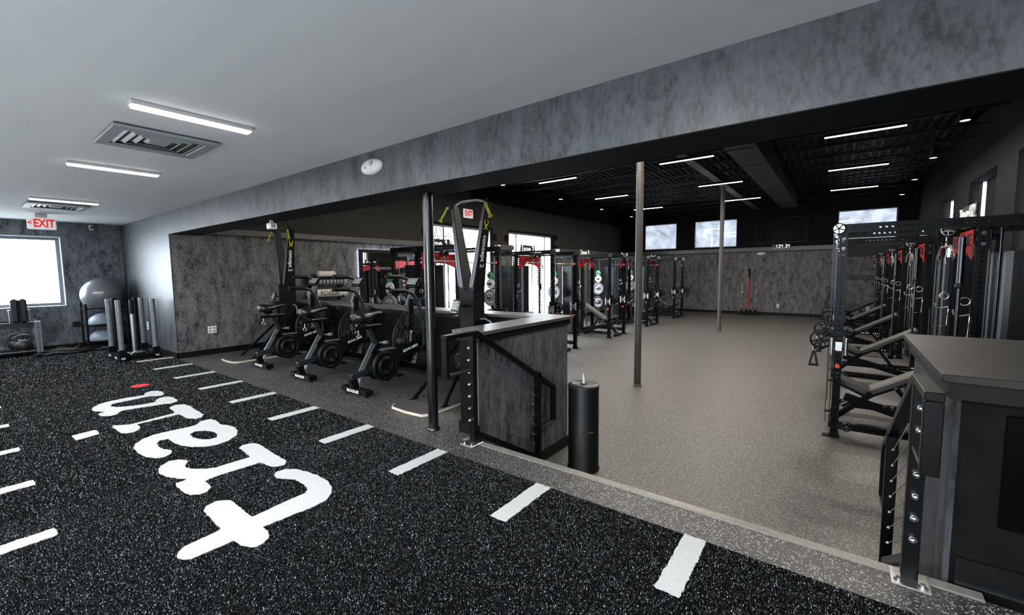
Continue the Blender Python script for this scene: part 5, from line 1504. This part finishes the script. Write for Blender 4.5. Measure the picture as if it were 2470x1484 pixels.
# parked pickup
o = thing('parked_car', 'white parked car seen through the turf room window', 'car', (-19.0, 2.05, -1.0), rz=math.radians(8))
prof = [(-2.2,.35),(2.2,.35),(2.25,.75),(2.1,1.02),(1.0,1.12),(.35,1.70),(-1.2,1.78),(-2.05,1.15),(-2.25,1.05)]
mb = MB(); mb.prism(prof, (0,-.9,0), (1,0,0), (0,0,1), (0,1,0), 1.8); mb.build('body', M['car'], o)
mb = MB(); mb.prism([(.98,1.16),(.40,1.66),(.42,1.68),(1.02,1.17)], (0,-.78,0), (1,0,0), (0,0,1), (0,1,0), 1.56); mb.build('windscreen', M['out_glass'], o)
for y in (-.905, .895):
    mb = MB(); mb.prism([(.80,1.17),(.30,1.62),(-1.1,1.66),(-1.7,1.2)], (0,y,0), (1,0,0), (0,0,1), (0,1,0), .01); mb.build('side_window', M['out_glass'], o)
    mb = MB(); mb.box(.72, .86, y-.12, y+.12, 1.10, 1.26, .02); mb.build('door_mirror', M['black_plastic'], o)
    for x in (-1.4, 1.4):
        mb = MB(); mb.lathe((x, y, .36), (0,1,0), [(.18,-.1),(.34,-.1),(.36,-.06),(.36,.06),(.34,.1),(.18,.1),(.0,.06)], 24); mb.build('wheel', M['tyre'], o)
mb = MB(); mb.box(2.2, 2.28, -.6, .6, .45, .75, .02); mb.build('grille', M['black_plastic'], o)
for y in (-.7, .7):
    mb = MB(); mb.box(2.12, 2.2, y-.16, y+.16, .8, .95, .02); mb.build('headlamp', M['chrome'], o)
# bare branching trees beyond the hall windows
def tree(loc, h, seed, lab, leaves):
    rr = random.Random(seed)
    o = thing('tree', lab, 'tree', loc, group='trees outside the hall')
    mb = MB(); tips = []
    def grow(p, d, L, r, k):
        q = p + d*L
        mid = p + d*L*.5 + Vector((rr.uniform(-1,1), rr.uniform(-1,1), rr.uniform(-.3,.3)))*L*.06
        mb.tube([p, mid, q], r, 5, radii=[r, r*.85, r*.7])
        if k == 0: tips.append(q); return
        for _ in range(3 if k > 1 else 4):
            nd = (d + Vector((rr.uniform(-1,1), rr.uniform(-1,1), rr.uniform(-.35,.7)))*.75).normalized()
            grow(q, nd, L*rr.uniform(.58,.8), r*.62, k-1)
    grow(Vector((0,0,0)), Vector((0,0,1)), h*.30, h*.022, 4)
    mb.build('trunk', M['bark'], o)
    mb = MB()
    for q in tips:
        for _ in range(leaves):
            c = q + Vector((rr.gauss(0,.35), rr.gauss(0,.35), rr.gauss(0,.3)))
            a = Vector((rr.uniform(-1,1), rr.uniform(-1,1), rr.uniform(-1,1))).normalized()*.13; b = a.cross(Vector((rr.uniform(-1,1), rr.uniform(-1,1), .3))).normalized()*.06
            mb.add([c-a, c+b, c+a, c-b], [(0,1,2,3)])
    fo = mb.build('foliage', M['leaf'], o); fo['kind'] = 'stuff'
    return o
tree((-21.0, 19.0, -1.0), 8.5, 3, 'leafy tree outside the window behind the lane one rack', 6)
tree((-25.0, 33.0, -1.0), 10.0, 5, 'leafy tree outside the window behind the lane two rack', 6)
tree((-26.5, 25.0, -1.0), 9.0, 11, 'smaller leafy tree between the two block wall windows outside', 6)
tree((-7.8, 30.0, -1.0), 9.0, 8, 'tall tree outside the far window by the corner', 3)
tree((-3.6, 31.0, -1.0), 9.0, 9, 'tall tree outside the far window beside the slender column', 3)
tree((1.5, 30.0, -1.0), 9.0, 10, 'tall tree outside the far window above the lane six rack', 3)
